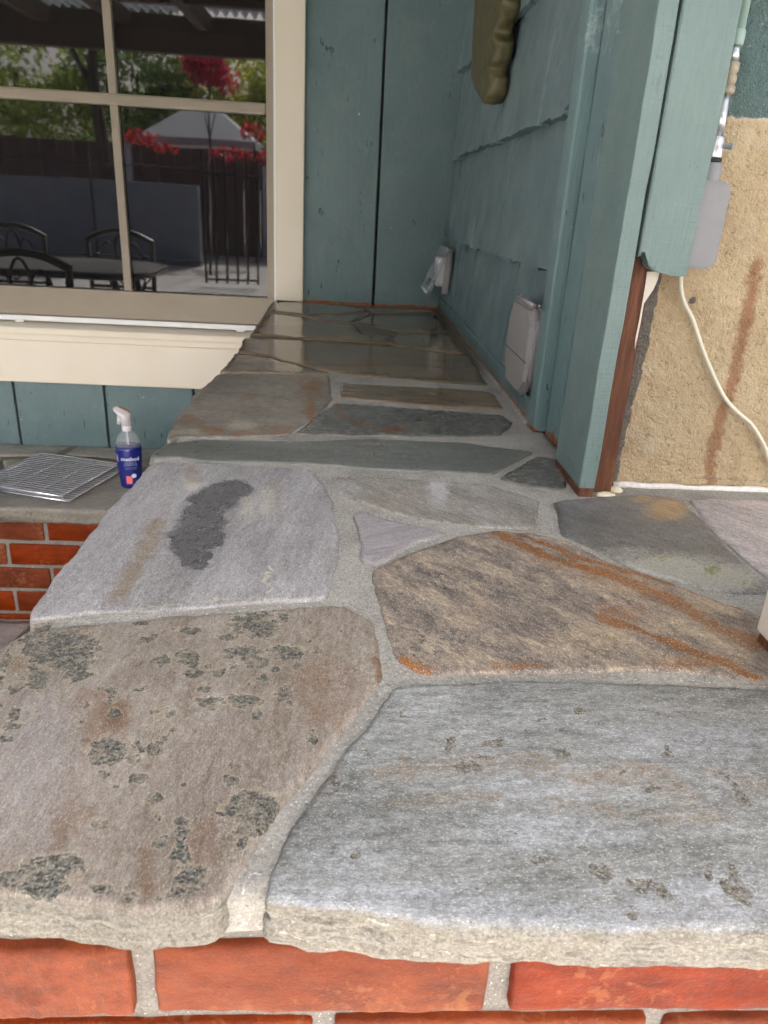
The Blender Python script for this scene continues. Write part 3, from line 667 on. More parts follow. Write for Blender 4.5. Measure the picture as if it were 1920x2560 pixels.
# ------------------------------------------------------------------ board wall with the window
YB = 2.468
wallA = empty('board_wall', (-.5, YB, GZ), 'teal painted wall of wide vertical boards behind the counter and bench', 'wall')
board('backing', (-2.6, .34, YB+.012, YB+.03, GZ, -.17), M['black_gap'], wallA, bev=0)
board('backing', (-.215, .34, YB+.012, YB+.03, -.169, 1.195), M['black_gap'], wallA, bev=0)
jx = [-1.075+.292*k for k in range(-5, 6)]
for k in range(len(jx)-1):
    a, b = jx[k]+.004, min(jx[k+1]-.004, .335)
    if b-a < .03: continue
    if b <= -.19:
        board('board', (a, b, YB, YB+.02, GZ, -.20), M['teal_wall'], wallA, bev=.0025, cuts=8, wob=.0012, seed=k)
    else:
        a2 = max(a, -.20)
        board('board', (a2, b, YB, YB+.02, -.01, 1.195), M['teal_wall_peel'], wallA, bev=.0025, cuts=14, wob=.0012, seed=k)
        if a < -.2: board('board', (a, b, YB, YB+.02, GZ, -.20), M['teal_wall'], wallA, bev=.0025, cuts=6, wob=.001, seed=k+40)
# window
win = empty('window', (-1.1, YB, -.1), 'large window with taupe sash and muntins in a cream casing', 'window')
board('casing', (-.2145, -.131, YB-.022, YB+.018, .001, 1.12), M['cream'], win, bev=.003, cuts=10, wob=.0006, seed=3)
board('casing', (-2.25, -2.13, YB-.022, YB+.018, -.15, 1.12), M['cream'], win, bev=.003)
board('casing', (-2.25, -.131, YB-.024, YB+.016, 1.121, 1.195), M['cream_h'], win, bev=.003)
board('jamb_strip', (-.2215, -.2155, YB-.014, YB+.02, -.10, 1.12), M['white_vinyl'], win, bev=.001)
board('stile', (-.2445, -.222, YB+.004, YB+.045, -.085, 1.12), M['taupe'], win, bev=.003)
board('stile', (-2.13, -2.09, YB+.004, YB+.045, -.085, 1.12), M['taupe'], win, bev=.003)
board('bottom_rail', (-2.13, -.2225, YB+.002, YB+.045, -.083, .004), M['taupe'], win, bev=.003)
board('top_rail', (-2.13, -.2225, YB+.002, YB+.045, 1.05, 1.12), M['taupe'], win, bev=.003)
g = G('window_glass')
wav = g.bump(g.noise(2.2, 2, .4), .05, .01)
M['glass'] = g.fin(C(30, 30, 31), .022, wav, IOR=1.58, Specular__IOR__Level=.5)
mv = [-.681, -1.128, -1.575]
for x in mv: board('muntin', (x-.0125, x+.0125, YB+.006, YB+.040, .004, 1.05), M['taupe'], win, bev=.0045)
board('muntin', (-2.09, -.2445, YB+.003, YB+.041, .522, .553), M['taupe'], win, bev=.006)
xs = [-2.09]+mv[::-1]+[-.2445]
for i in range(4):
    for z0, z1 in ((.002, .538), (.538, 1.052)):
        me = mesh_from([(xs[i], YB+.024, z0), (xs[i+1], YB+.024, z0), (xs[i+1], YB+.024, z1), (xs[i], YB+.024, z1), (xs[i], YB+.029, z0), (xs[i+1], YB+.029, z0), (xs[i+1], YB+.029, z1), (xs[i], YB+.029, z1)],
                       [(0, 1, 2, 3), (7, 6, 5, 4), (0, 4, 5, 1), (1, 5, 6, 2), (2, 6, 7, 3), (3, 7, 4, 0)], False)
        link('pane', me, M['glass'], win)
board('screen_track', (-2.13, -.222, YB-.010, YB+.0, -.099, -.083), M['white_vinyl'], win, bev=.002)
for x in (-.33, -1.02, -1.6): board('track_clip', (x-.013, x+.013, YB-.014, YB-.0105, -.104, -.094), M['white_vinyl'], win, bev=.001)
prism('sill', [(YB+.03, -.1), (YB-.03, -.112), (YB-.045, -.116), (YB-.045, -.134), (YB+.03, -.134)], 0, -2.25, -.135, M['cream_h'], win, bev=.002)
board('sill_moulding', (-2.23, -.135, YB-.030, YB+.02, -.158, -.1345), M['cream_h'], win, bev=.004)
board('apron', (-2.23, -.135, YB-.024, YB-.0005, -.294, -.1585), M['cream_h'], win, bev=.003)

# ------------------------------------------------------------------ shingle wall on the right
shw = empty('shingle_wall', (.33, 1.8, 0), 'teal shingled side wall running beside the counter to the corner', 'wall')
board('backing', (.333, .36, 1.0, 2.50, -.04, 1.195), M['black_gap'], shw, bev=0)
def shingle(y0, y1, z0, z1, seed):
    xo = random.uniform(-.0045, .0035)
    n = 10; bm = bmesh.new(); rows = []
    for zi in range(7):
        t = zi/6; row = []
        for k in range(n+1):
            y = y0+(y1-y0)*k/n
            zz = z0+(z1-z0)*t
            if zi == 0: zz += .004*float(vnoise(np.array([[y*9, seed, 0.]]), 4)[0])+.003*float(vnoise(np.array([[y*60, seed, 0.]]), 6)[0])
            row.append((.3055+xo*.8+.020*t+.0012*float(vnoise(np.array([[y*14, zz*6, seed]]), 9)[0]), y, zz))
        rows.append(row)
    F = [[bm.verts.new(p) for p in r_] for r_ in rows]; B = [[bm.verts.new((.332, p[1], p[2])) for p in r_] for r_ in rows]
    for i in range(6):
        for k in range(n):
            bm.faces.new((F[i][k], F[i][k+1], F[i+1][k+1], F[i+1][k]))
    for k in range(n): bm.faces.new((F[0][k+1], F[0][k], B[0][k], B[0][k+1])); bm.faces.new((F[6][k], F[6][k+1], B[6][k+1], B[6][k]))
    for i in range(6): bm.faces.new((F[i][0], F[i+1][0], B[i+1][0], B[i][0])); bm.faces.new((F[i+1][n], F[i][n], B[i][n], B[i+1][n]))
    return bm_mesh(bm, smooth=False)
zb = [.005, .224, .440, .656, .872, 1.088, 1.17]
random.seed(21)
for c in range(6):
    y = 1.11 - random.uniform(0, .1)
    off = random.uniform(0, .1)
    while y < YB-.001:
        wd = random.choice([.14, .19, .24, .30, .17, .36]); y1 = min(y+wd, YB-.001)
        if YB-y1 < .05: y1 = YB-.001
        if y1 > 1.12:
            link('shingle', shingle(max(y, 1.11)+.0015, y1-.0015, zb[c]+random.uniform(-.004, .004)+.012*(1.8-(y+y1)/2)*(1 if c < 3 else 0), zb[c+1]+.02, c*50+y*10), M['teal_shingle'], shw)
        y = y1
prism('base_trim', [(.302, 0.0), (.302, .034), (.305, .037), (.325, .037), (.325, 0.0)], 1, 1.15, YB-.001, M['teal_trim'], shw)
prism('mortar_bead', [(.297, -.004), (.2985, .0015), (.303, .0035), (.309, -.004)], 1, 1.155, YB-.002, M['mortar'], shw)

# ------------------------------------------------------------------ corner post and boards
M['bare'] = None
g = G('bare_redwood'); n_ = g.noise(14, 7, .65, g.map(scale=(8, 8, 1)), .4)
M['bare'] = g.fin(g.ramp(n_, [(.25, C(48, 30, 21)), (.5, C(106, 64, 42)), (.75, C(142, 92, 60))]), .7, g.bump(n_, .4, .003))
M['sealant'] = simple('pale_sealant', C(226, 218, 190), .7, var=.12, bump=.6, scale=120)
M['caulk'] = simple('white_caulk', C(226, 224, 218), .6, var=.12, bump=.6, scale=150)
post = empty('corner_post', (.305, .86, 0), 'teal painted corner post of stacked boards standing on the counter', 'post')
board('front_board', (.2935, .3135, .8405, .955, .0085, 1.195), M['teal_post'], post, bev=.0018, cuts=60, wob=.0011, seed=77)
board('bare_foot', (.2945, .313, .8415, .953, -.003, .010), M['bare'], post, bev=.001)
board('side_panel', (.3195, .333, .9555, 1.034, -.002, 1.195), M['teal_worn'], post, bev=.002, cuts=30, wob=.0009, seed=5)
board('side_panel', (.3170, .3325, 1.039, 1.1025, -.002, 1.195), M['teal_worn'], post, bev=.003, cuts=30, wob=.0014, seed=9)
board('corner_board', (.2985, .3215, 1.1075, 1.1495, -.001, 1.195), M['teal_worn'], post, bev=.004, cuts=30, wob=.001, seed=14)
cvp = [(.3158, 1.195), (.374, 1.195)]+[(.374+.0007*math.sin(k*1.7), 1.195-k*.05) for k in range(1, 18)]+[(.3735, .262), (.362, .2605), (.348, .263), (.334, .266), (.3285, .2705), (.3265, .279), (.3225, .2865), (.3190, .285), (.3165, .278)]
prism('cover_board', cvp, 1, .8385, .857, M['teal_post'], post, bev=.0012)
board('bare_stud', (.3148, .3415, .859, .889, -.003, .55), M['bare'], post, bev=.002, cuts=20, wob=.001, seed=3)
random.seed(5)
def lump(name, c, r_, mat, parent, seed=0, flat=.5):
    bm = bmesh.new(); bmesh.ops.create_icosphere(bm, subdivisions=3, radius=1.0)
    P = np.array([v.co[:] for v in bm.verts]); d = 1+.35*fbm(P*2.3, seed, 4, .6)
    for v, k in zip(bm.verts, d): v.co = Vector((c[0]+v.co.x*k*r_[0], c[1]+v.co.y*k*r_[1], c[2]+v.co.z*k*r_[2]))
    return link(name, bm_mesh(bm, True), mat, parent)
lump('sealant', (.330, .846, -.001), (.012, .007, .0035), M['sealant'], post, 3)
lump('sealant', (.349, .866, -.001), (.010, .008, .004), M['sealant'], post, 14)

# ------------------------------------------------------------------ stucco wall
def grid_wall(x0, x1, z0, z1, s, yfun, masks):
    xs_ = np.arange(x0, x1+s*.5, s); zs_ = np.arange(z0, z1+s*.5, s); nx, nz = len(xs_), len(zs_)
    X, Z = np.meshgrid(xs_, zs_); P = np.c_[X.ravel(), Z.ravel()]; Y = yfun(P)
    V = np.c_[P[:, 0], Y, P[:, 1]]
    F = [(j*nx+i, j*nx+i+1, (j+1)*nx+i+1, (j+1)*nx+i) for j in range(nz-1) for i in range(nx-1)]
    nb = len(V)
    ring = [i for i in range(nx)]+[j*nx+nx-1 for j in range(1, nz)]+[(nz-1)*nx+i for i in range(nx-2, -1, -1)]+[j*nx for j in range(nz-2, 0, -1)]
    B = [(V[i][0], .935, V[i][2]) for i in ring]; n = len(ring)
    for k in range(n): F.append((ring[(k+1) % n], ring[k], nb+k, nb+(k+1) % n))
    F.append(tuple(nb+k for k in range(n)))
    me = mesh_from(list(V)+B, F, True); a = me.color_attributes.new('masks', 'FLOAT_COLOR', 'POINT')
    cc = np.zeros((nb+n, 4), np.float32); cc[:nb, :3] = masks(P); cc[:, 3] = 1; a.data.foreach_set('color', cc.ravel())
    return me
def sp_(x, y): q = at((1400+x/3.16, 600+y/3.16), 1, .89); return (q[0], q[2])
streak = np.array([sp_(*q) for q in [(1560, 200), (1510, 420), (1470, 650), (1390, 930), (1345, 1180), (1275, 1350), (1235, 1530), (1190, 1720), (1180, 1920)]])
hole = np.array(sp_(1045, 480))
def st_masks(P):
    Wp = P+np.c_[fbm(np.c_[P*70], 3, 4, .6), fbm(P*70+20, 4, 4, .6)]*.006
    m = np.zeros((len(P), 3))
    m[:, 0] = np.clip(1.3-segdist(Wp, streak, False)/.010, 0, 1)
    m[:, 0] = np.maximum(m[:, 0], .6*np.clip(1-np.hypot((Wp[:, 0]-.56)/.05, (Wp[:, 1]-.40)/.14), 0, 1))
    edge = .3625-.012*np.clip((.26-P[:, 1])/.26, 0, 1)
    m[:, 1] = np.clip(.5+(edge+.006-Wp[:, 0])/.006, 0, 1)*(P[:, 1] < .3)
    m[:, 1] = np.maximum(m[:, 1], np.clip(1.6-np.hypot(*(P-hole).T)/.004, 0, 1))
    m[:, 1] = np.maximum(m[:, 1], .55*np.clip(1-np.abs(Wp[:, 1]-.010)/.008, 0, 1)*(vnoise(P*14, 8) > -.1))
    m[:, 2] = np.clip(.5+(Wp[:, 1]-.424)/.012, 0, 1)
    return m
def st_y(P):
    d = fbm(P*110, 5, 3, .6)*.0026+fbm(P*40, 9, 3)*.0018
    h = np.hypot(*(P-hole).T); d = d+np.clip(1-h/.005, 0, 1)*.006
    return .889+d-.010*(P[:, 0]-.35)*2*.1
g = G('stucco')
n1, n2, n3 = g.noise(12, 5, .6), g.noise(150, 4, .65), g.noise(420, 3, .6)
base = g.mix(g.rng(n1, .3, .7), C(224, 203, 166), C(208, 186, 150))
base = g.mix(g.rng(n2, .56, .70), base, C(228, 210, 170))
pits = g.rng(g.math('MULTIPLY_ADD', n3, .5, n2), .56, .64, 1, 0)
base = g.mix(g.math('MULTIPLY', pits, .5), base, C(128, 106, 76))
base = g.mix(g.rng(g.noise(26, 5, .65), .52, .72, 0, .55), base, C(236, 224, 196))
base = g.mix(g.rng(g.noise(17, 5, .7, g.map(loc=(4, 2, 9))), .55, .72, 0, .4), base, C(150, 124, 92))
att = g.n('ShaderNodeAttribute', {'attribute_name': 'masks'}); sp3 = g.n('ShaderNodeSeparateColor', Color=att.outputs[0])
jt = g.math('MULTIPLY', g.math('SUBTRACT', n2, .5), 1.3)
fr = g.rng(g.math('MULTIPLY_ADD', jt, 1.5, sp3.outputs[0]), .22, .85, 0, .66)
base = g.mix(fr, base, g.mix(g.rng(n1, .3, .7), C(170, 100, 62), C(140, 84, 50)))
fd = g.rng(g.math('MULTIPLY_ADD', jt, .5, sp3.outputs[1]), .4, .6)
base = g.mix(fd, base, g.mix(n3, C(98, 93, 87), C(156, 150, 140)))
ft = g.rng(g.math('MULTIPLY_ADD', jt, .35, sp3.outputs[2]), .42, .58)
wt = g.math('MULTIPLY', g.rng(sp3.outputs[2], .1, .4), g.math('SUBTRACT', 1.0, ft))
base = g.mix(g.math('MULTIPLY', wt, .6), base, C(222, 216, 200))
base = g.mix(ft, base, g.mix(g.rng(n3, .66, .7), C(106, 130, 128), C(206, 212, 206)))
M['stucco'] = g.fin(base, .8, g.bump(g.math('MULTIPLY_ADD', n3, .4, n2), 1.0, .010), Specular__IOR__Level=.3)
stw = empty('stucco_wall', (.8, .9, 0), 'tan stucco wall with a rusty drip stain, teal paint above', 'wall')
link('stucco', grid_wall(.347, 1.25, -.002, .9, .0042, st_y, st_masks), M['stucco'], stw)
board('upper_stucco', (.347, 1.25, .8905, .934, .901, 1.195), M['teal_wall'], stw, bev=0)
pts = [(.352+.012*k, .8835-.0008*k*.1+.0012*math.sin(k*1.3), -.0012+.0003*math.sin(k*1.1)) for k in range(75)]
rad = [.0042+.0007*math.sin(k*.53)+.0005*math.sin(k*1.31) for k in range(75)]
tube('caulk_bead', pts, rad, M['caulk'], stw, seg=10)
def q6(x, y, yy=.8585): q = at((1400+x/3.16, 600+y/3.16), 1, yy); return (q[0], q[2])
hw = prism('house_wrap', [q6(*p) for p in [(686, 250), (785, 250), (770, 310), (735, 390), (660, 500), (640, 620), (612, 760), (588, 860), (592, 780), (622, 640), (650, 480), (672, 350)]], 1, .8572, .8582, simple('white_wrap', C(228, 220, 206), .5, var=.06))
tag(hw, 'crumpled strip of white house wrap between bare stud and stucco', 'house wrap')

# ------------------------------------------------------------------ conduit, box, cable
M['grey_pvc'] = simple('grey_pvc', C(140, 142, 146), .36, var=.05)
M['galv'] = simple('galvanised_steel', C(196, 200, 206), .28, metal=.9, var=.1, scale=60)
M['brass'] = simple('dull_brass', C(160, 150, 132), .45, metal=.25, var=.2, scale=90)
M['teal_pipe'] = simple('teal_pipe_paint', C(150, 176, 168), .4, var=.12, scale=60)
M['black'] = simple('black_rubber', C(24, 24, 26), .5)
ci = empty('electrical_conduit', (.388, .868, .27), 'metal conduit with brass coupling running down to a grey junction box', 'conduit')
xc = at((1797, 330), 1, .862)[0]; yc = .864
def ring(name, z0, z1, r_, mat, r2=None): return lathe(name, [(r_, z0), ((r2 or r_), z1)], xc, yc, mat, ci, 20)
bx = xc-.002
jb = prism('junction_box', [(bx-.024, .276), (bx-.018, .2695), (bx+.018, .2695), (bx+.0235, .276), (bx+.0235, .352), (bx+.018, .359), (bx-.018, .359), (bx-.024, .352)], 1, .848, .884, M['grey_pvc'], ci, bev=.003)
prism('gasket', [(bx-.025, .276), (bx-.019, .2685), (bx+.019, .2685), (bx+.0245, .276), (bx+.0245, .352), (bx+.019, .360), (bx-.019, .360), (bx-.025, .352)], 1, .8845, .8862, M['black'], ci)
lathe('hub', [(.0135, .350), (.0115, .362), (.0115, .376), (.0105, .3765)], xc, yc, M['grey_pvc'], ci, 24)
lathe('lock_ring', [(.0098, .3768), (.0098, .3805)], xc, yc, M['black'], ci, 20)
lathe('clamp', [(.0085, .381), (.009, .382), (.009, .4), (.0085, .4015)], xc, yc, M['galv'], ci, 20)
sv, sf = tube_mesh([(xc+.006, yc-.006, .392), (xc+.011, yc-.011, .392)], .0022, 10)
sv2, sf2 = tube_mesh([(xc+.0105, yc-.0105, .392), (xc+.0135, yc-.0135, .392)], .0036, 6)
link('screw', mesh_from(*merged([(sv, sf), (sv2, sf2)]), smooth=False), M['galv'], ci)
ring('pipe', .4016, .4415, .0058, M['galv'])
lathe('coupling', [(.0066, .4405), (.0082, .443), (.0082, .4475), (.0066, .449), (.0066, .4505), (.0076, .451), (.0076, .4575), (.0062, .4585), (.0062, .460), (.0078, .461), (.0078, .469), (.0062, .4705)], xc, yc, M['brass'], ci, 14)
ring('pipe', .4706, .4835, .0058, M['galv'])
lathe('pipe_collar', [(.0066, .484), (.0072, .486), (.0072, .496), (.0064, .498)], xc, yc, M['teal_pipe'], ci, 18)
ring('pipe', .498, 1.0, .0058, M['teal_pipe'])
cab = [(.3815, .872, .30), (.3835, .876, .258), (.394, .880, .232), (.4105, .881, .210), (.432, .881, .173), (.4545, .881, .140), (.4735, .880, .116), (.495, .879, .099), (.512, .878, .087), (.534, .878, .062), (.547, .878, .041), (.565, .875, .012), (.60, .865, .006), (.68, .86, .006)]
def smooth_path(P, n=6):
    P = [Vector(p) for p in P]; out = []
    for i in range(len(P)-1):
        p0, p1, p2, p3 = P[max(i-1, 0)], P[i], P[i+1], P[min(i+2, len(P)-1)]
        for k in range(n):
            t = k/n; out.append(.5*((2*p1)+(p2-p0)*t+(2*p0-5*p1+4*p2-p3)*t*t+(3*p1-p0-3*p2+p3)*t**3))
    return out+[P[-1]]
tag(tube('cable', smooth_path(cab), .0025, simple('white_cable', C(226, 224, 206), .45, var=.06, scale=90), None, 10), 'white cable hanging down across the tan stucco wall', 'cable')
cp = empty('cream_post', (.39, .45, 0), 'cream painted wooden post with a bare foot at the right edge', 'post')
board('shaft', (.352, .46, .36, .5215, .0085, 1.3), M['cream'], cp, bev=.0025, cuts=20, wob=.0008, seed=4)
board('bare_foot', (.354, .458, .362, .519, -.003, .0088), M['bare'], cp, bev=.0015)

# ------------------------------------------------------------------ roof over the porch and the house body
M['soffit'] = paint_mat('soffit_paint', C(120, 118, 108), C(104, 102, 94), 'x', chips=0, brush=.2)
roof = empty('porch_roof', (0, 2, 1.2), 'broad house eave covering the counter and window', 'roof')
board('soffit', (-6, 4, .92, 7, 1.2, 1.22), M['soffit'], roof, bev=0)
prism('roof_slab', [(.93, 1.25), (.93, 1.36), (1.3, 1.53), (5.0, 3.0), (7.0, 3.0), (7.0, 1.222), (.93, 1.222)], 0, -6, 4, simple('roof_shingles', C(92, 86, 80), .8), roof)
board('fascia', (-6, 4, .895, .9195, 1.19, 1.37), M['cream_h'], roof, bev=.004)
hb = empty('house', (0, 4, GZ), 'rest of the house behind the window wall', 'house')
dk = simple('dark_room', C(40, 38, 36), .9)
board('room', (-5.9, -2.62, 2.47, 2.5, GZ, 1.199), M['teal_wall'], hb, bev=0)
board('room', (-5.9, 3.9, 2.75, 6.5, GZ, 1.199), dk, hb, bev=0)
board('room', (1.27, 3.9, .9, 2.74, GZ, 1.199), M['teal_wall'], hb, bev=0)

# ------------------------------------------------------------------ carved ornament on the shingle wall
orn_o = [(2.03, .95), (2.04, .82), (2.03, .749), (2.015, .70), (1.985, .622), (1.935, .572), (1.84, .540), (1.74, .512), (1.70, .507), (1.675, .520), (1.668, .548), (1.69, .566), (1.66, .585), (1.648, .605), (1.668, .625), (1.635, .645), (1.622, .665), (1.645, .685), (1.612, .71), (1.602, .735), (1.625, .76), (1.60, .82), (1.62, .95), (1.74, 1.03), (1.88, 1.03)]
ome = stone_mesh(orn_o, s=.011, top=0, thick=.03, edge=.008, relief=.002, jag=.003, seed=70, rings=3, side_amp=.002)
Vv = np.array([v.co[:] for v in ome.vertices]); yn = (1.79-Vv[:, 0])/.24
fold = np.sin(Vv[:, 1]*120+Vv[:, 0]*9)*.0045*np.clip(yn*2.2+.1, 0, 1)
hgt = np.where(Vv[:, 2] > -.012, Vv[:, 2]+.006*(1-np.clip(np.abs(yn), 0, 1)**1.5)+fold, Vv[:, 2])
for v, a, b, h in zip(ome.vertices, Vv[:, 0], Vv[:, 1], hgt): v.co = (.276-h, a, b)
ome.flip_normals() if hasattr(ome, 'flip_normals') else None
g = G('olive_wood'); n_ = g.noise(22, 6, .6, g.map(scale=(1, 3, .7)))
M['olive'] = g.fin(g.ramp(n_, [(.25, C(56, 54, 34)), (.5, C(86, 82, 54)), (.75, C(112, 106, 72))]), .5, g.bump(g.noise(60, 5), .5, .004))
orn = link('wall_ornament', ome, M['olive']); tag(orn, 'olive brown carved leaf shaped ornament hanging on the shingle wall', 'ornament')

# ------------------------------------------------------------------ clear outlet covers
def clear(name, c, alpha, rough=.15):
    g = G(name); n_ = g.noise(30, 4)
    m = g.fin(g.mix(g.rng(n_, .3, .7), c, C(176, 173, 172)), rough, g.bump(n_, .2, .003), Alpha=alpha, Specular__IOR__Level=.8); return m
M['clear'] = clear('milky_plastic', C(172, 167, 166), .82, .3)
M['clear2'] = clear('clear_plastic', C(214, 220, 224), .38, .08)
M['white_pl'] = simple('white_plastic', C(236, 236, 240), .4, var=.03)
oc = empty('outlet_cover', (.30, 1.26, .03), 'milky clear weatherproof outlet cover beside the corner boards', 'outlet cover')
def yz_box(name, o, x0, x1, mat, parent, bev): return prism(name, o, 0, x0, x1, mat, parent, bev)
rr = lambda y0, y1, z0, z1, c: [(y0+c, z0), (y1-c, z0), (y1, z0+c*1.4), (y1, z1-c*1.4), (y1-c, z1), (y0+c, z1), (y0, z1-c), (y0, z0+c)]
yz_box('cover', rr(1.17, 1.335, .032, .178, .026), .290, .309, M['clear'], oc, .0075)
yz_box('base_plate', rr(1.166, 1.33, .036, .174, .018), .3092, .314, M['clear'], oc, .001)
for k in range(3): tube('rib', [(.2955+.004*k, 1.171, .05), (.2965+.0037*k, 1.1705, .10), (.2995+.0027*k, 1.1705, .142), (.3035+.0015*k, 1.1715, .158)], .0013, M['clear'], oc, 6)
prism('lid_seam', [(1.1695, .092), (1.3355, .092), (1.3355, .0935), (1.1695, .0935)], 0, .2895, .2899, M['black'], oc)
tube('hinge', [(.296, 1.19, .1795), (.296, 1.31, .1795)], .0035, M['clear'], oc, 8)
for yy in (1.185, 1.32): lathe('screw', [(.003, .1785), (.003, .1815)], .304, yy, M['galv'], oc, 10)
yz_box('receptacle', rr(1.2, 1.29, .06, .15, .01), .3, .3088, M['white_pl'], oc, .001)
oc2 = empty('outlet_cover', (.30, 2.34, .06), 'clear outlet cover with its lid ajar in the far corner', 'outlet cover')
yz_box('base_plate', rr(2.27, 2.44, .065, .19, .012), .304, .309, M['clear2'], oc2, .001)
yz_box('receptacle', rr(2.285, 2.36, .085, .165, .006), .270, .3035, M['white_pl'], oc2, .002)
prism('lid', [(.2985, .192), (.290, .195), (.2395, .072), (.246, .066), (.252, .070)], 1, 2.262, 2.42, M['clear2'], oc2, .002)
tube('lid_rim', [(.241, 2.264, .069), (.292, 2.264, .194), (.301, 2.264, .188)], .0022, M['clear2'], oc2, 6)
tube('lid_rim', [(.2395, 2.268, .069), (.2395, 2.40, .069)], .0035, M['white_pl'], oc2, 6)
prism('side_plate', [(.2915, .176), (.3035, .185), (.3035, .066), (.286, .066)], 1, 2.272, 2.276, M['clear'], oc2, .001)

# ------------------------------------------------------------------ grill grates
M['chrome'] = simple('chrome_wire', C(226, 228, 234), .2, metal=1.0, var=.05)
def grate(loc, rz, label, n=20):
    gr = empty('grill_grate', loc, label, 'grate', 'grill grates on the bench', rz)
    W_, H_ = .2865, .287
    bar_v, bar_f = tube_mesh([(-W_/2, 0, 0), (-W_/2+.004, 0, .0012), (0, 0, .0016), (W_/2-.004, 0, .0012), (W_/2, 0, 0)], .0018, 6)
    bme = mesh_from(bar_v, bar_f); bme.materials.append(M['chrome'])
    for k in range(n):
        o = link('bar', bme, M['chrome'], gr, False); o.location = (0, -H_/2+.008+(H_-.016)*k/(n-1), .0035)
    ev, ef = tube_mesh([(-W_/2, 0, 0), (W_/2, 0, 0)], .003, 8); eme = mesh_from(ev, ef)
    for y in (-H_/2, H_/2): o = link('edge_bar', eme, M['chrome'], gr, False); o.location = (0, y, .0025)
    cv, cf = tube_mesh([(0, -H_/2, 0), (0, H_/2, 0)], .0026, 8); cme = mesh_from(cv, cf)
    for x in (-W_/2+.012, -.04, .055, W_/2-.012): o = link('cross_bar', cme, M['chrome'], gr, False); o.location = (x, 0, -.0012)
    return gr
c0 = np.array([(-.97-.75)/2, (2.315+1.951)/2])
grate((c0[0]+.004, c0[1], BZ+.018), math.atan2(-.08, .275), 'chrome wire grill grate lying on top of another on the bench')
grate((c0[0]+.024, c0[1]-.0085, BZ+.0065), math.atan2(-.08, .275), 'lower chrome wire grill grate peeking out beneath the upper one')

# ------------------------------------------------------------------ spray bottle
bxp, byp = at((324, 1150), 1, 2.10)[0], 2.10
face = math.atan2(-byp, -bxp)+math.pi/2+R(-6)
bot = empty('spray_bottle', (bxp, byp, BZ), 'blue spray bottle of glass cleaner with a white trigger on the bench', 'spray bottle')
g = G('blue_liquid_label'); M['blue'] = g.fin(g.mix(g.rng(g.noise(20, 3), .3, .7), C(20, 34, 118), C(34, 46, 140)), .18, None, Coat__Weight=.4)
g = G('clear_bottle_plastic'); M['pet'] = g.fin(C(214, 222, 228), .05, None, Alpha=.22, Specular__IOR__Level=.9)
g = G('violet_liquid'); M['violet'] = g.fin(C(86, 78, 140), .1, None)
M['head'] = simple('white_trigger_plastic', C(232, 230, 236), .4, var=.05)
M['amber'] = simple('pinkish_trim', C(214, 160, 140), .5)
E_ = .72
lathe('label_sleeve', [(.027, BZ+.001), (.030, BZ+.006), (.033, BZ+.05), (.036, BZ+.095), (.0368, BZ+.118), (.0362, BZ+.126)], bxp, byp, M['blue'], bot, 36, E_, face)
lathe('liquid', [(.0355, BZ+.1261), (.0345, BZ+.131), (.0001, BZ+.1312)], bxp, byp, M['violet'], bot, 32, E_, face)
lathe('bottle_shoulder', [(.0362, BZ+.1262), (.0345, BZ+.138), (.030, BZ+.152), (.023, BZ+.164), (.0155, BZ+.172), (.0145, BZ+.176)], bxp, byp, M['pet'], bot, 36, E_, face)
lathe('neck_collar', [(.0135, BZ+.172), (.0138, BZ+.174), (.0135, BZ+.186), (.0125, BZ+.187)], bxp, byp, M['head'], bot, 24)
tube('dip_tube', [(bxp, byp, BZ+.13), (bxp, byp, BZ+.175)], .0025, M['head'], bot, 8)
K = .000128
def hd(p): return [((x-555)*K, BZ+.186+(600-y)*K) for x, y in p]
def head_part(name, pts, th, mat, bev):
    bm = bmesh.new(); A = []; B = []
    ca, sa = math.cos(face), math.sin(face)
    for u, z in hd(pts):
        A.append(bm.verts.new((bxp+u*ca+th*sa, byp+u*sa-th*ca, z))); B.append(bm.verts.new((bxp+u*ca-th*sa, byp+u*sa+th*ca, z)))
    bm.faces.new(A); bm.faces.new(B[::-1]); n = len(A)
    for i in range(n): bm.faces.new((A[i], B[i], B[(i+1) % n], A[(i+1) % n]))
    bmesh.ops.bevel(bm, geom=bm.edges[:], offset=bev, segments=2, affect='EDGES')
    return link(name, bm_mesh(bm, True), mat, bot)
head_part('trigger_head', [(290, 195), (300, 172), (410, 160), (650, 290), (662, 340), (630, 370), (655, 470), (660, 598), (450, 598), (446, 480), (440, 350), (330, 275)], .0105, M['head'], .003)
head_part('trigger', [(438, 352), (436, 470), (420, 560), (352, 556), (372, 345)], .006, M['head'], .0015)
head_part('head_cap', [(405, 152), (425, 148), (648, 282), (640, 292), (415, 166)], .008, M['amber'], .0008)
M['lab_white'] = simple('label_white', C(226, 236, 252), .5); M['lab_blue'] = simple('label_pale_blue', C(170, 190, 235), .5); M['lab_grey'] = simple('label_grey', C(140, 150, 160), .5); M['lab_coral'] = simple('label_coral', C(246, 128, 124), .5)
def wrap_pts(u, z):
    # surface of the sleeve at local arc u (metres from the front centre) and height z
    r_ = .0362 if z > .09 else .030+(z-.006)*(.006/.089)
    a = -math.pi/2+u/(r_*.9); ex, ey = math.cos(a)*(r_+.0006), math.sin(a)*(r_*E_+.0006)
    return (bxp+ex*math.cos(face)-ey*math.sin(face), byp+ex*math.sin(face)+ey*math.cos(face), BZ+z)
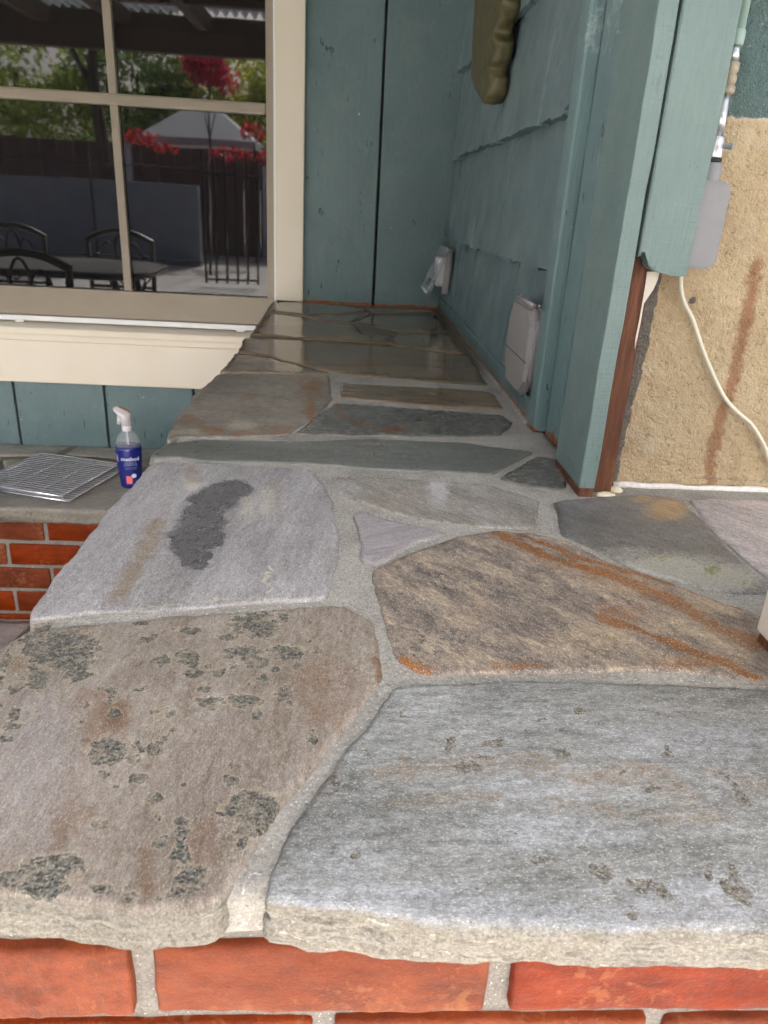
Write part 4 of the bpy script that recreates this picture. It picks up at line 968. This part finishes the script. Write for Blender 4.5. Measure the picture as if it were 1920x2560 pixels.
def lettering(txt, u0, z0, size, mat, bold=0.0):
    cu_ = bpy.data.curves.new('txt', 'FONT'); cu_.body = txt; cu_.size = size; cu_.align_x = 'CENTER'; cu_.offset = bold; cu_.resolution_u = 3
    to = bpy.data.objects.new('txt', cu_); COL.objects.link(to)
    dg = bpy.context.evaluated_depsgraph_get(); me = bpy.data.meshes.new_from_object(to.evaluated_get(dg))
    bpy.data.objects.remove(to); bpy.data.curves.remove(cu_)
    for v in me.vertices: v.co = wrap_pts(u0+v.co.x, z0+v.co.y)
    me.materials.clear()
    return link('lettering', me, mat, bot)
lettering('method', .004, .088, .0155, M['lab_white'], .0004)
lettering('GLASS +', .004, .0795, .0082, M['lab_blue'])
lettering('SURFACE', .004, .0725, .0082, M['lab_blue'])
lettering('GLASS CLEANER', .004, .0655, .0042, M['lab_grey'])
lettering('SPRAY BOTTLE', .004, .061, .0042, M['lab_grey'])
def patch(name, outline, mat):
    P = np.array(outline, float); n = 8; c = P.mean(0); vs_, fs = [], []
    L = resample(P, .0015, 0, 1)
    for k in (1.0, .66, .33):
        for q in L: u, z = c+(q-c)*k; vs_.append(wrap_pts(u, z))
    m = len(L); vs_.append(wrap_pts(*c))
    for r_ in range(2):
        for i in range(m): fs.append((r_*m+i, r_*m+(i+1) % m, (r_+1)*m+(i+1) % m, (r_+1)*m+i))
    for i in range(m): fs.append((2*m+i, 2*m+(i+1) % m, 3*m))
    return link(name, mesh_from(vs_, fs), mat, bot)
patch('label_patch', [(-.010, .016), (.004, .016), (.006, .040), (-.010, .041)], M['lab_coral'])
patch('label_badge', [(.010+.0065*math.cos(a), .041+.0065*math.sin(a)) for a in np.linspace(0, 6.0, 18)], M['lab_white'])
patch('label_edge', [(-.036, .085), (-.030, .083), (-.031, .104), (-.036, .106)], M['lab_blue'])

# ------------------------------------------------------------------ the garden side (seen in the window)
M['timber'] = simple('dark_brown_timber', C(84, 66, 52), .7, var=.25, bump=.4, scale=12)
g = G('tan_corrugated_sheet'); cc_ = g.mix(g.noise(8, 3), C(190, 196, 204), C(172, 178, 186))
tr_ = g.n('ShaderNodeBsdfTranslucent', Color=cc_); mx_ = g.n('ShaderNodeMixShader', _0=.48, _1=g.fin(cc_, .5).node_tree.nodes['Principled BSDF'].outputs[0], _2=tr_.outputs[0])
g.t.links.new(mx_.outputs[0], g.out.inputs[0]); M['corrug'] = g.m
pcv = empty('patio_cover', (-1.5, -.5, GZ), 'timber patio cover with corrugated roofing sheets', 'patio cover')
board('beam', (-6.2, 3.4, -1.86, -1.77, 1.24, 1.40), M['timber'], pcv, bev=.005)
board('beam', (-6.2, 3.4, -.94, -.86, 1.40, 1.535), M['timber'], pcv, bev=.005)
board('blocking', (-6.2, 3.4, -2.02, -1.985, 1.36, 1.532), M['timber'], pcv, bev=.003)
BAY = np.arange(-6.1, 3.3, .62)
for x in BAY: board('rafter', (x-.035, x+.035, -1.98, .89, 1.401, 1.533), M['timber'], pcv, bev=.003)
for x in (-5.9, -3.9, 1.6, 3.2): board('cover_post', (x-.05, x+.05, -1.86, -1.77, GZ, 1.239), M['timber'], pcv, bev=.004)
for x in BAY[:-1]:
    vs_, fs = [], []; n = 64
    for j, y in enumerate((-2.05, 1.0)):
        for k in range(n+1):
            xx = x+.005+.61*k/n; z = 1.565+.022*math.sin(xx*2*math.pi/.076)
            vs_.append((xx, y, z))
    for k in range(n):
        fs += [(k, k+1, n+2+k, n+1+k)]
    link('roofing_sheet', mesh_from(vs_, fs), M['corrug'], pcv)
def leaf_mesh(blobs, n, size, seed):
    rs = np.random.RandomState(seed); V, F = [], []
    tot = sum(b[3]*b[4]*b[5] for b in blobs)
    for b in blobs:
        m = max(12, int(n*b[3]*b[4]*b[5]/tot)); d = rs.normal(size=(m, 3)); d /= np.linalg.norm(d, axis=1)[:, None]
        r_ = rs.uniform(.55, 1.08, m)[:, None]; P = np.array(b[:3])+d*r_*np.array(b[3:6])
        keep = fbm(P*1.6, seed, 2) > -.25; P = P[keep]
        for p in P:
            a = rs.normal(size=3); a /= np.linalg.norm(a); c_ = np.cross(a, rs.normal(size=3)); c_ /= np.linalg.norm(c_)
            s_ = size*rs.uniform(.6, 1.4); k = len(V)
            V += [p-a*s_, p+c_*s_*.45, p+a*s_, p-c_*s_*.45]; F.append((k, k+1, k+2, k+3))
    return mesh_from(V, F, False)
def leaf_mat(name, a, b):
    g = G(name); n_ = g.noise(3.0, 4); n2 = g.noise(40, 2)
    c_ = g.mix(g.math('MULTIPLY_ADD', n2, .5, g.math('MULTIPLY', n_, .5)), a, b)
    m_ = g.fin(c_, .55); tr = g.n('ShaderNodeBsdfTranslucent', Color=c_); mx = g.n('ShaderNodeMixShader', _0=.5, _1=g.b.outputs[0], _2=tr.outputs[0])
    g.t.links.new(mx.outputs[0], g.out.inputs[0]); return m_
M['leafA'] = leaf_mat('leaf_green', C(104, 136, 52), C(190, 206, 96)); M['leafB'] = leaf_mat('leaf_dark_green', C(66, 104, 48), C(140, 170, 78)); M['leafC'] = leaf_mat('leaf_yellow_green', C(170, 184, 78), C(224, 220, 124))
M['pink'] = leaf_mat('pink_bracts', C(196, 24, 84), C(232, 70, 120)); M['red'] = leaf_mat('red_bracts', C(190, 40, 52), C(226, 84, 84))
M['bark'] = simple('bark', C(86, 74, 64), .9, var=.3, bump=.8, scale=14)
def tree(x, y, h, blobs, mat, label, seed, r_=.12, n=5000, size=.09, name='garden_tree', group='trees beyond the garden fence'):
    t = empty(name, (x, y, GZ), label, 'tree' if 'tree' in name else 'shrub', group)
    P = [(x, y, GZ-.05), (x+.05, y, GZ+h*.35), (x-.04, y+.05, GZ+h*.7), (x, y, GZ+h)]
    tube('trunk', smooth_path(P), [r_*(1-.6*k/18) for k in range(19)], M['bark'], t, 9)
    for k, b in enumerate(blobs[:4]): tube('limb', [P[2], ((P[2][0]+b[0])/2, (P[2][1]+b[1])/2, (P[2][2]+b[2])/2+.1), b[:3]], [r_*.4, r_*.28, r_*.12], M['bark'], t, 6)
    link('crown', leaf_mesh(blobs, n, size, seed), mat, t)
tree(-6.9, -13, 3.2, [(-6.9, -13, 2.3, 1.5, 1.2, 1.3), (-8, -13, 1.6, 1.2, 1.1, 1.2), (-6.0, -12.8, 1.4, 1.0, 1.0, 1.1)], M['leafA'], 'bright green leafy tree, leftmost beyond the fence', 1)
tree(-4.15, -9.3, 3.6, [(-4.2, -9.5, 3.4, 1.4, 1.2, .9), (-5.2, -9.5, 3.1, .9, .9, .8)], M['leafB'], 'tall tree with a bare dark trunk near the fence', 2, .15)
tree(-4.9, -14, 3.0, [(-4.9, -14, 2.0, 1.3, 1.2, 1.4), (-3.8, -14.2, 1.6, 1.1, 1.0, 1.2)], M['leafB'], 'dark green dense tree behind the bare trunk', 3)
tree(-3.0, -15, 3.0, [(-3.0, -15, 2.4, 1.3, 1.1, 1.2), (-2.0, -15.2, 1.9, 1.0, 1.0, 1.2), (-3.9, -15, 1.9, .9, .9, 1.0)], M['leafC'], 'yellow-green tree behind the white canopy', 4)
tree(-.6, -14, 3.0, [(-.7, -14, 1.9, 1.4, 1.1, 1.5), (.6, -14, 1.5, 1.3, 1.1, 1.4)], M['leafB'], 'dark green tree right of the white canopy', 5)
tree(4, -13, 3.4, [(4, -13, 1.9, 2.4, 1.4, 1.6), (6.6, -13, 1.8, 2.0, 1.4, 1.5)], M['leafA'], 'broad green tree at the right end of the garden', 6)
tree(-11.5, -12, 3.4, [(-11.5, -12, 1.9, 2.2, 1.4, 1.7), (-14, -12, 1.8, 2.2, 1.4, 1.5)], M['leafB'], 'broad dark tree at the left end of the garden', 7)
tree(-2.3, -9.2, 2.7, [(-2.3, -9.1, 2.05, .34, .3, .26), (-2.55, -9.1, 2.12, .2, .2, .2), (-2.0, -9.1, 1.9, .22, .2, .22)], M['pink'], 'tall magenta bougainvillea in front of the canopy', 8, .03, 1500, .05, 'bougainvillea', 'bougainvillea along the fence')
tree(-3.35, -8.8, 1.7, [(-3.35, -8.8, .98, .26, .2, .12), (-3.65, -8.8, .93, .16, .2, .08), (-3.0, -8.8, .84, .2, .2, .08)], M['red'], 'low red bougainvillea left of the canopy', 9, .03, 240, .05, 'bougainvillea', 'bougainvillea along the fence')
tree(-1.55, -8.8, 1.8, [(-1.55, -8.8, 1.15, .24, .2, .14), (-1.95, -8.8, .82, .36, .2, .1), (-1.3, -8.8, .78, .25, .2, .16)], M['red'], 'low red bougainvillea right of the canopy', 10, .03, 320, .05, 'bougainvillea', 'bougainvillea along the fence')
M['shed'] = simple('white_shed_roof', C(232, 238, 246), .6, var=.04); M['fence'] = simple('purple_brown_fence', C(104, 74, 72), .8, var=.2, scale=6); M['bluewall'] = simple('blue_grey_wall', C(150, 158, 172), .7, var=.12, scale=5)
sh = empty('garden_canopy', (-2.9, -12, GZ), 'white peaked garden canopy behind the fence', 'canopy')
V_ = [(-4.0, -13.2, 1.12), (-1.8, -13.2, 1.12), (-1.8, -11, 1.12), (-4.0, -11, 1.12), (-2.9, -12.1, 1.92), (-4.0, -13.2, 1.0), (-1.8, -13.2, 1.0), (-1.8, -11, 1.0), (-4.0, -11, 1.0)]
link('canopy', mesh_from(V_, [(0, 1, 4), (1, 2, 4), (2, 3, 4), (3, 0, 4), (0, 5, 6, 1), (1, 6, 7, 2), (2, 7, 8, 3), (3, 8, 5, 0), (8, 7, 6, 5)], False), M['shed'], sh)
for x in (-3.95, -1.85):
    for y in (-13.15, -11.05): tube('canopy_leg', [(x, y, GZ), (x, y, 1.05)], .025, M['shed'], sh, 8)
fn = empty('garden_fence', (-2, -10, GZ), 'purple-brown board fence at the end of the garden', 'fence')
fx = -16.0
while fx < 12:
    board('fence_board', (fx, fx+.29, -10.02, -10, GZ, .92+random.uniform(-.01, .01)), M['fence'], fn, bev=0); fx += .30
for x in np.arange(-15.9, 12, 2.4): board('fence_post', (x-.05, x+.05, -9.995, -9.9, GZ, .97), M['shed'], fn, bev=0)
bw = board('garden_wall', (-14, -2.3, -7.9, -7.7, GZ, .30), M['bluewall'], None, bev=.01); tag(bw, 'blue-grey rendered low wall in front of the board fence', 'wall', kind='thing')
M['iron'] = simple('black_iron', C(22, 22, 24), .4, var=.1)
irf = empty('iron_railing', (-3, -6.5, GZ), 'thin black iron railing across the garden', 'railing')
for x in (-8.6, -6.9, -5.2, -3.55, -1.95): tube('railing_post', [(x, -6.5, GZ), (x, -6.5, .62)], .02, M['iron'], irf, 8)
for z in (.52, -.7): tube('rail', [(-8.6, -6.5, z), (-1.95, -6.5, z)], .012, M['iron'], irf, 6)
gt = empty('iron_gate', (-1.3, -5.0, GZ), 'black iron gate of close upright bars', 'gate')
for k in range(6): tube('gate_bar', [(-1.75+.13*k, -5.0, GZ+.05), (-1.75+.13*k, -5.0, .70-.04*(k % 2))], .016, M['iron'], gt, 6)
for z in (GZ+.1, .45): tube('gate_rail', [(-1.75, -5, z), (-1.1, -5, z)], .016, M['iron'], gt, 6)
# table and chairs of cast metal
tb = empty('patio_table', (-1.85, .3, GZ), 'black cast metal patio table with a pale patterned top', 'table')
prof = []
def rrect(x0, x1, y0, y1, c, n=5):
    out = []
    for cx, cy, a0 in ((x1-c, y1-c, 0), (x0+c, y1-c, 90), (x0+c, y0+c, 180), (x1-c, y0+c, 270)):
        for k in range(n+1): a = R(a0+90*k/n); out.append((cx+c*math.cos(a), cy+c*math.sin(a)))
    return out
prism('table_top', rrect(-2.7, -1.12, -.12, .68, .2), 2, -.17, -.15, simple('mosaic_table_top', C(200, 202, 204), .3, var=.3, scale=60), tb)
tube('table_rim', [(x, y, -.165) for x, y in rrect(-2.7, -1.12, -.12, .68, .2)], .02, M['iron'], tb, 8, True)
for x, y in ((-2.5, .05), (-2.5, .5), (-1.32, .05), (-1.32, .5)): tube('table_leg', smooth_path([(x, y, -.17), (x+.03, y, -.4), (x-.02, y, -.7), (x, y, GZ)]), .022, M['iron'], tb, 8)
def circ(cx, cz, rx, rz_, y, n=16): return [(cx+rx*math.cos(2*math.pi*k/n), y, cz+rz_*math.sin(2*math.pi*k/n)) for k in range(n)]
def chair(x, y, rz, label):
    c = empty('patio_chair', (x, y, GZ), label, 'chair', 'cast metal chairs round the patio table', rz); c.scale = (.9, .9, .88)
    def L(name, path, r_, closed=False): v, f = tube_mesh(path, r_, 8, closed); return link(name, mesh_from(v, f), M['iron'], c, False)
    prism_pts = rrect(-.25, .25, -.24, .22, .06)
    bm = bmesh.new(); A = [bm.verts.new((px, py, .42)) for px, py in prism_pts]; B = [bm.verts.new((px, py, .45)) for px, py in prism_pts]; bm.faces.new(A[::-1]); bm.faces.new(B)
    for i in range(len(A)): bm.faces.new((A[i], A[(i+1) % len(A)], B[(i+1) % len(A)], B[i]))
    link('seat', bm_mesh(bm), M['iron'], c, False)
    for sx in (-1, 1):
        L('leg', [(sx*.23, -.22, .43), (sx*.25, -.25, .2), (sx*.24, -.26, 0)], .016)
        L('leg', [(sx*.25, .25, .92), (sx*.24, .23, .45), (sx*.25, .27, 0)], .018)
        L('arm', smooth_path([(sx*.25, .24, .66), (sx*.28, 0, .67), (sx*.28, -.22, .62), (sx*.24, -.22, .44)]), .014)
    L('back_rail', smooth_path([(-.26, .25, .90), (-.13, .25, .96), (0, .25, .98), (.13, .25, .96), (.26, .25, .90)]), .022)
    L('back_rail', [(-.24, .24, .55), (.24, .24, .55)], .014)
    for cx, cz, a, b in ((0, .76, .055, .19), (-.1, .74, .06, .15), (.1, .74, .06, .15), (-.185, .70, .045, .1), (.185, .70, .045, .1)): L('back_loop', circ(cx, cz, a, b, .245), .009, True)
chair(-2.35, -.5, R(180), 'black cast metal chair, far side of the table, left'); chair(-1.6, -.5, R(180), 'black cast metal chair, far side of the table, right')
chair(-2.25, 1.0, R(8), 'black cast metal chair, bench side of the table, left'); chair(-1.55, 1.02, R(-6), 'black cast metal chair, bench side of the table, right')
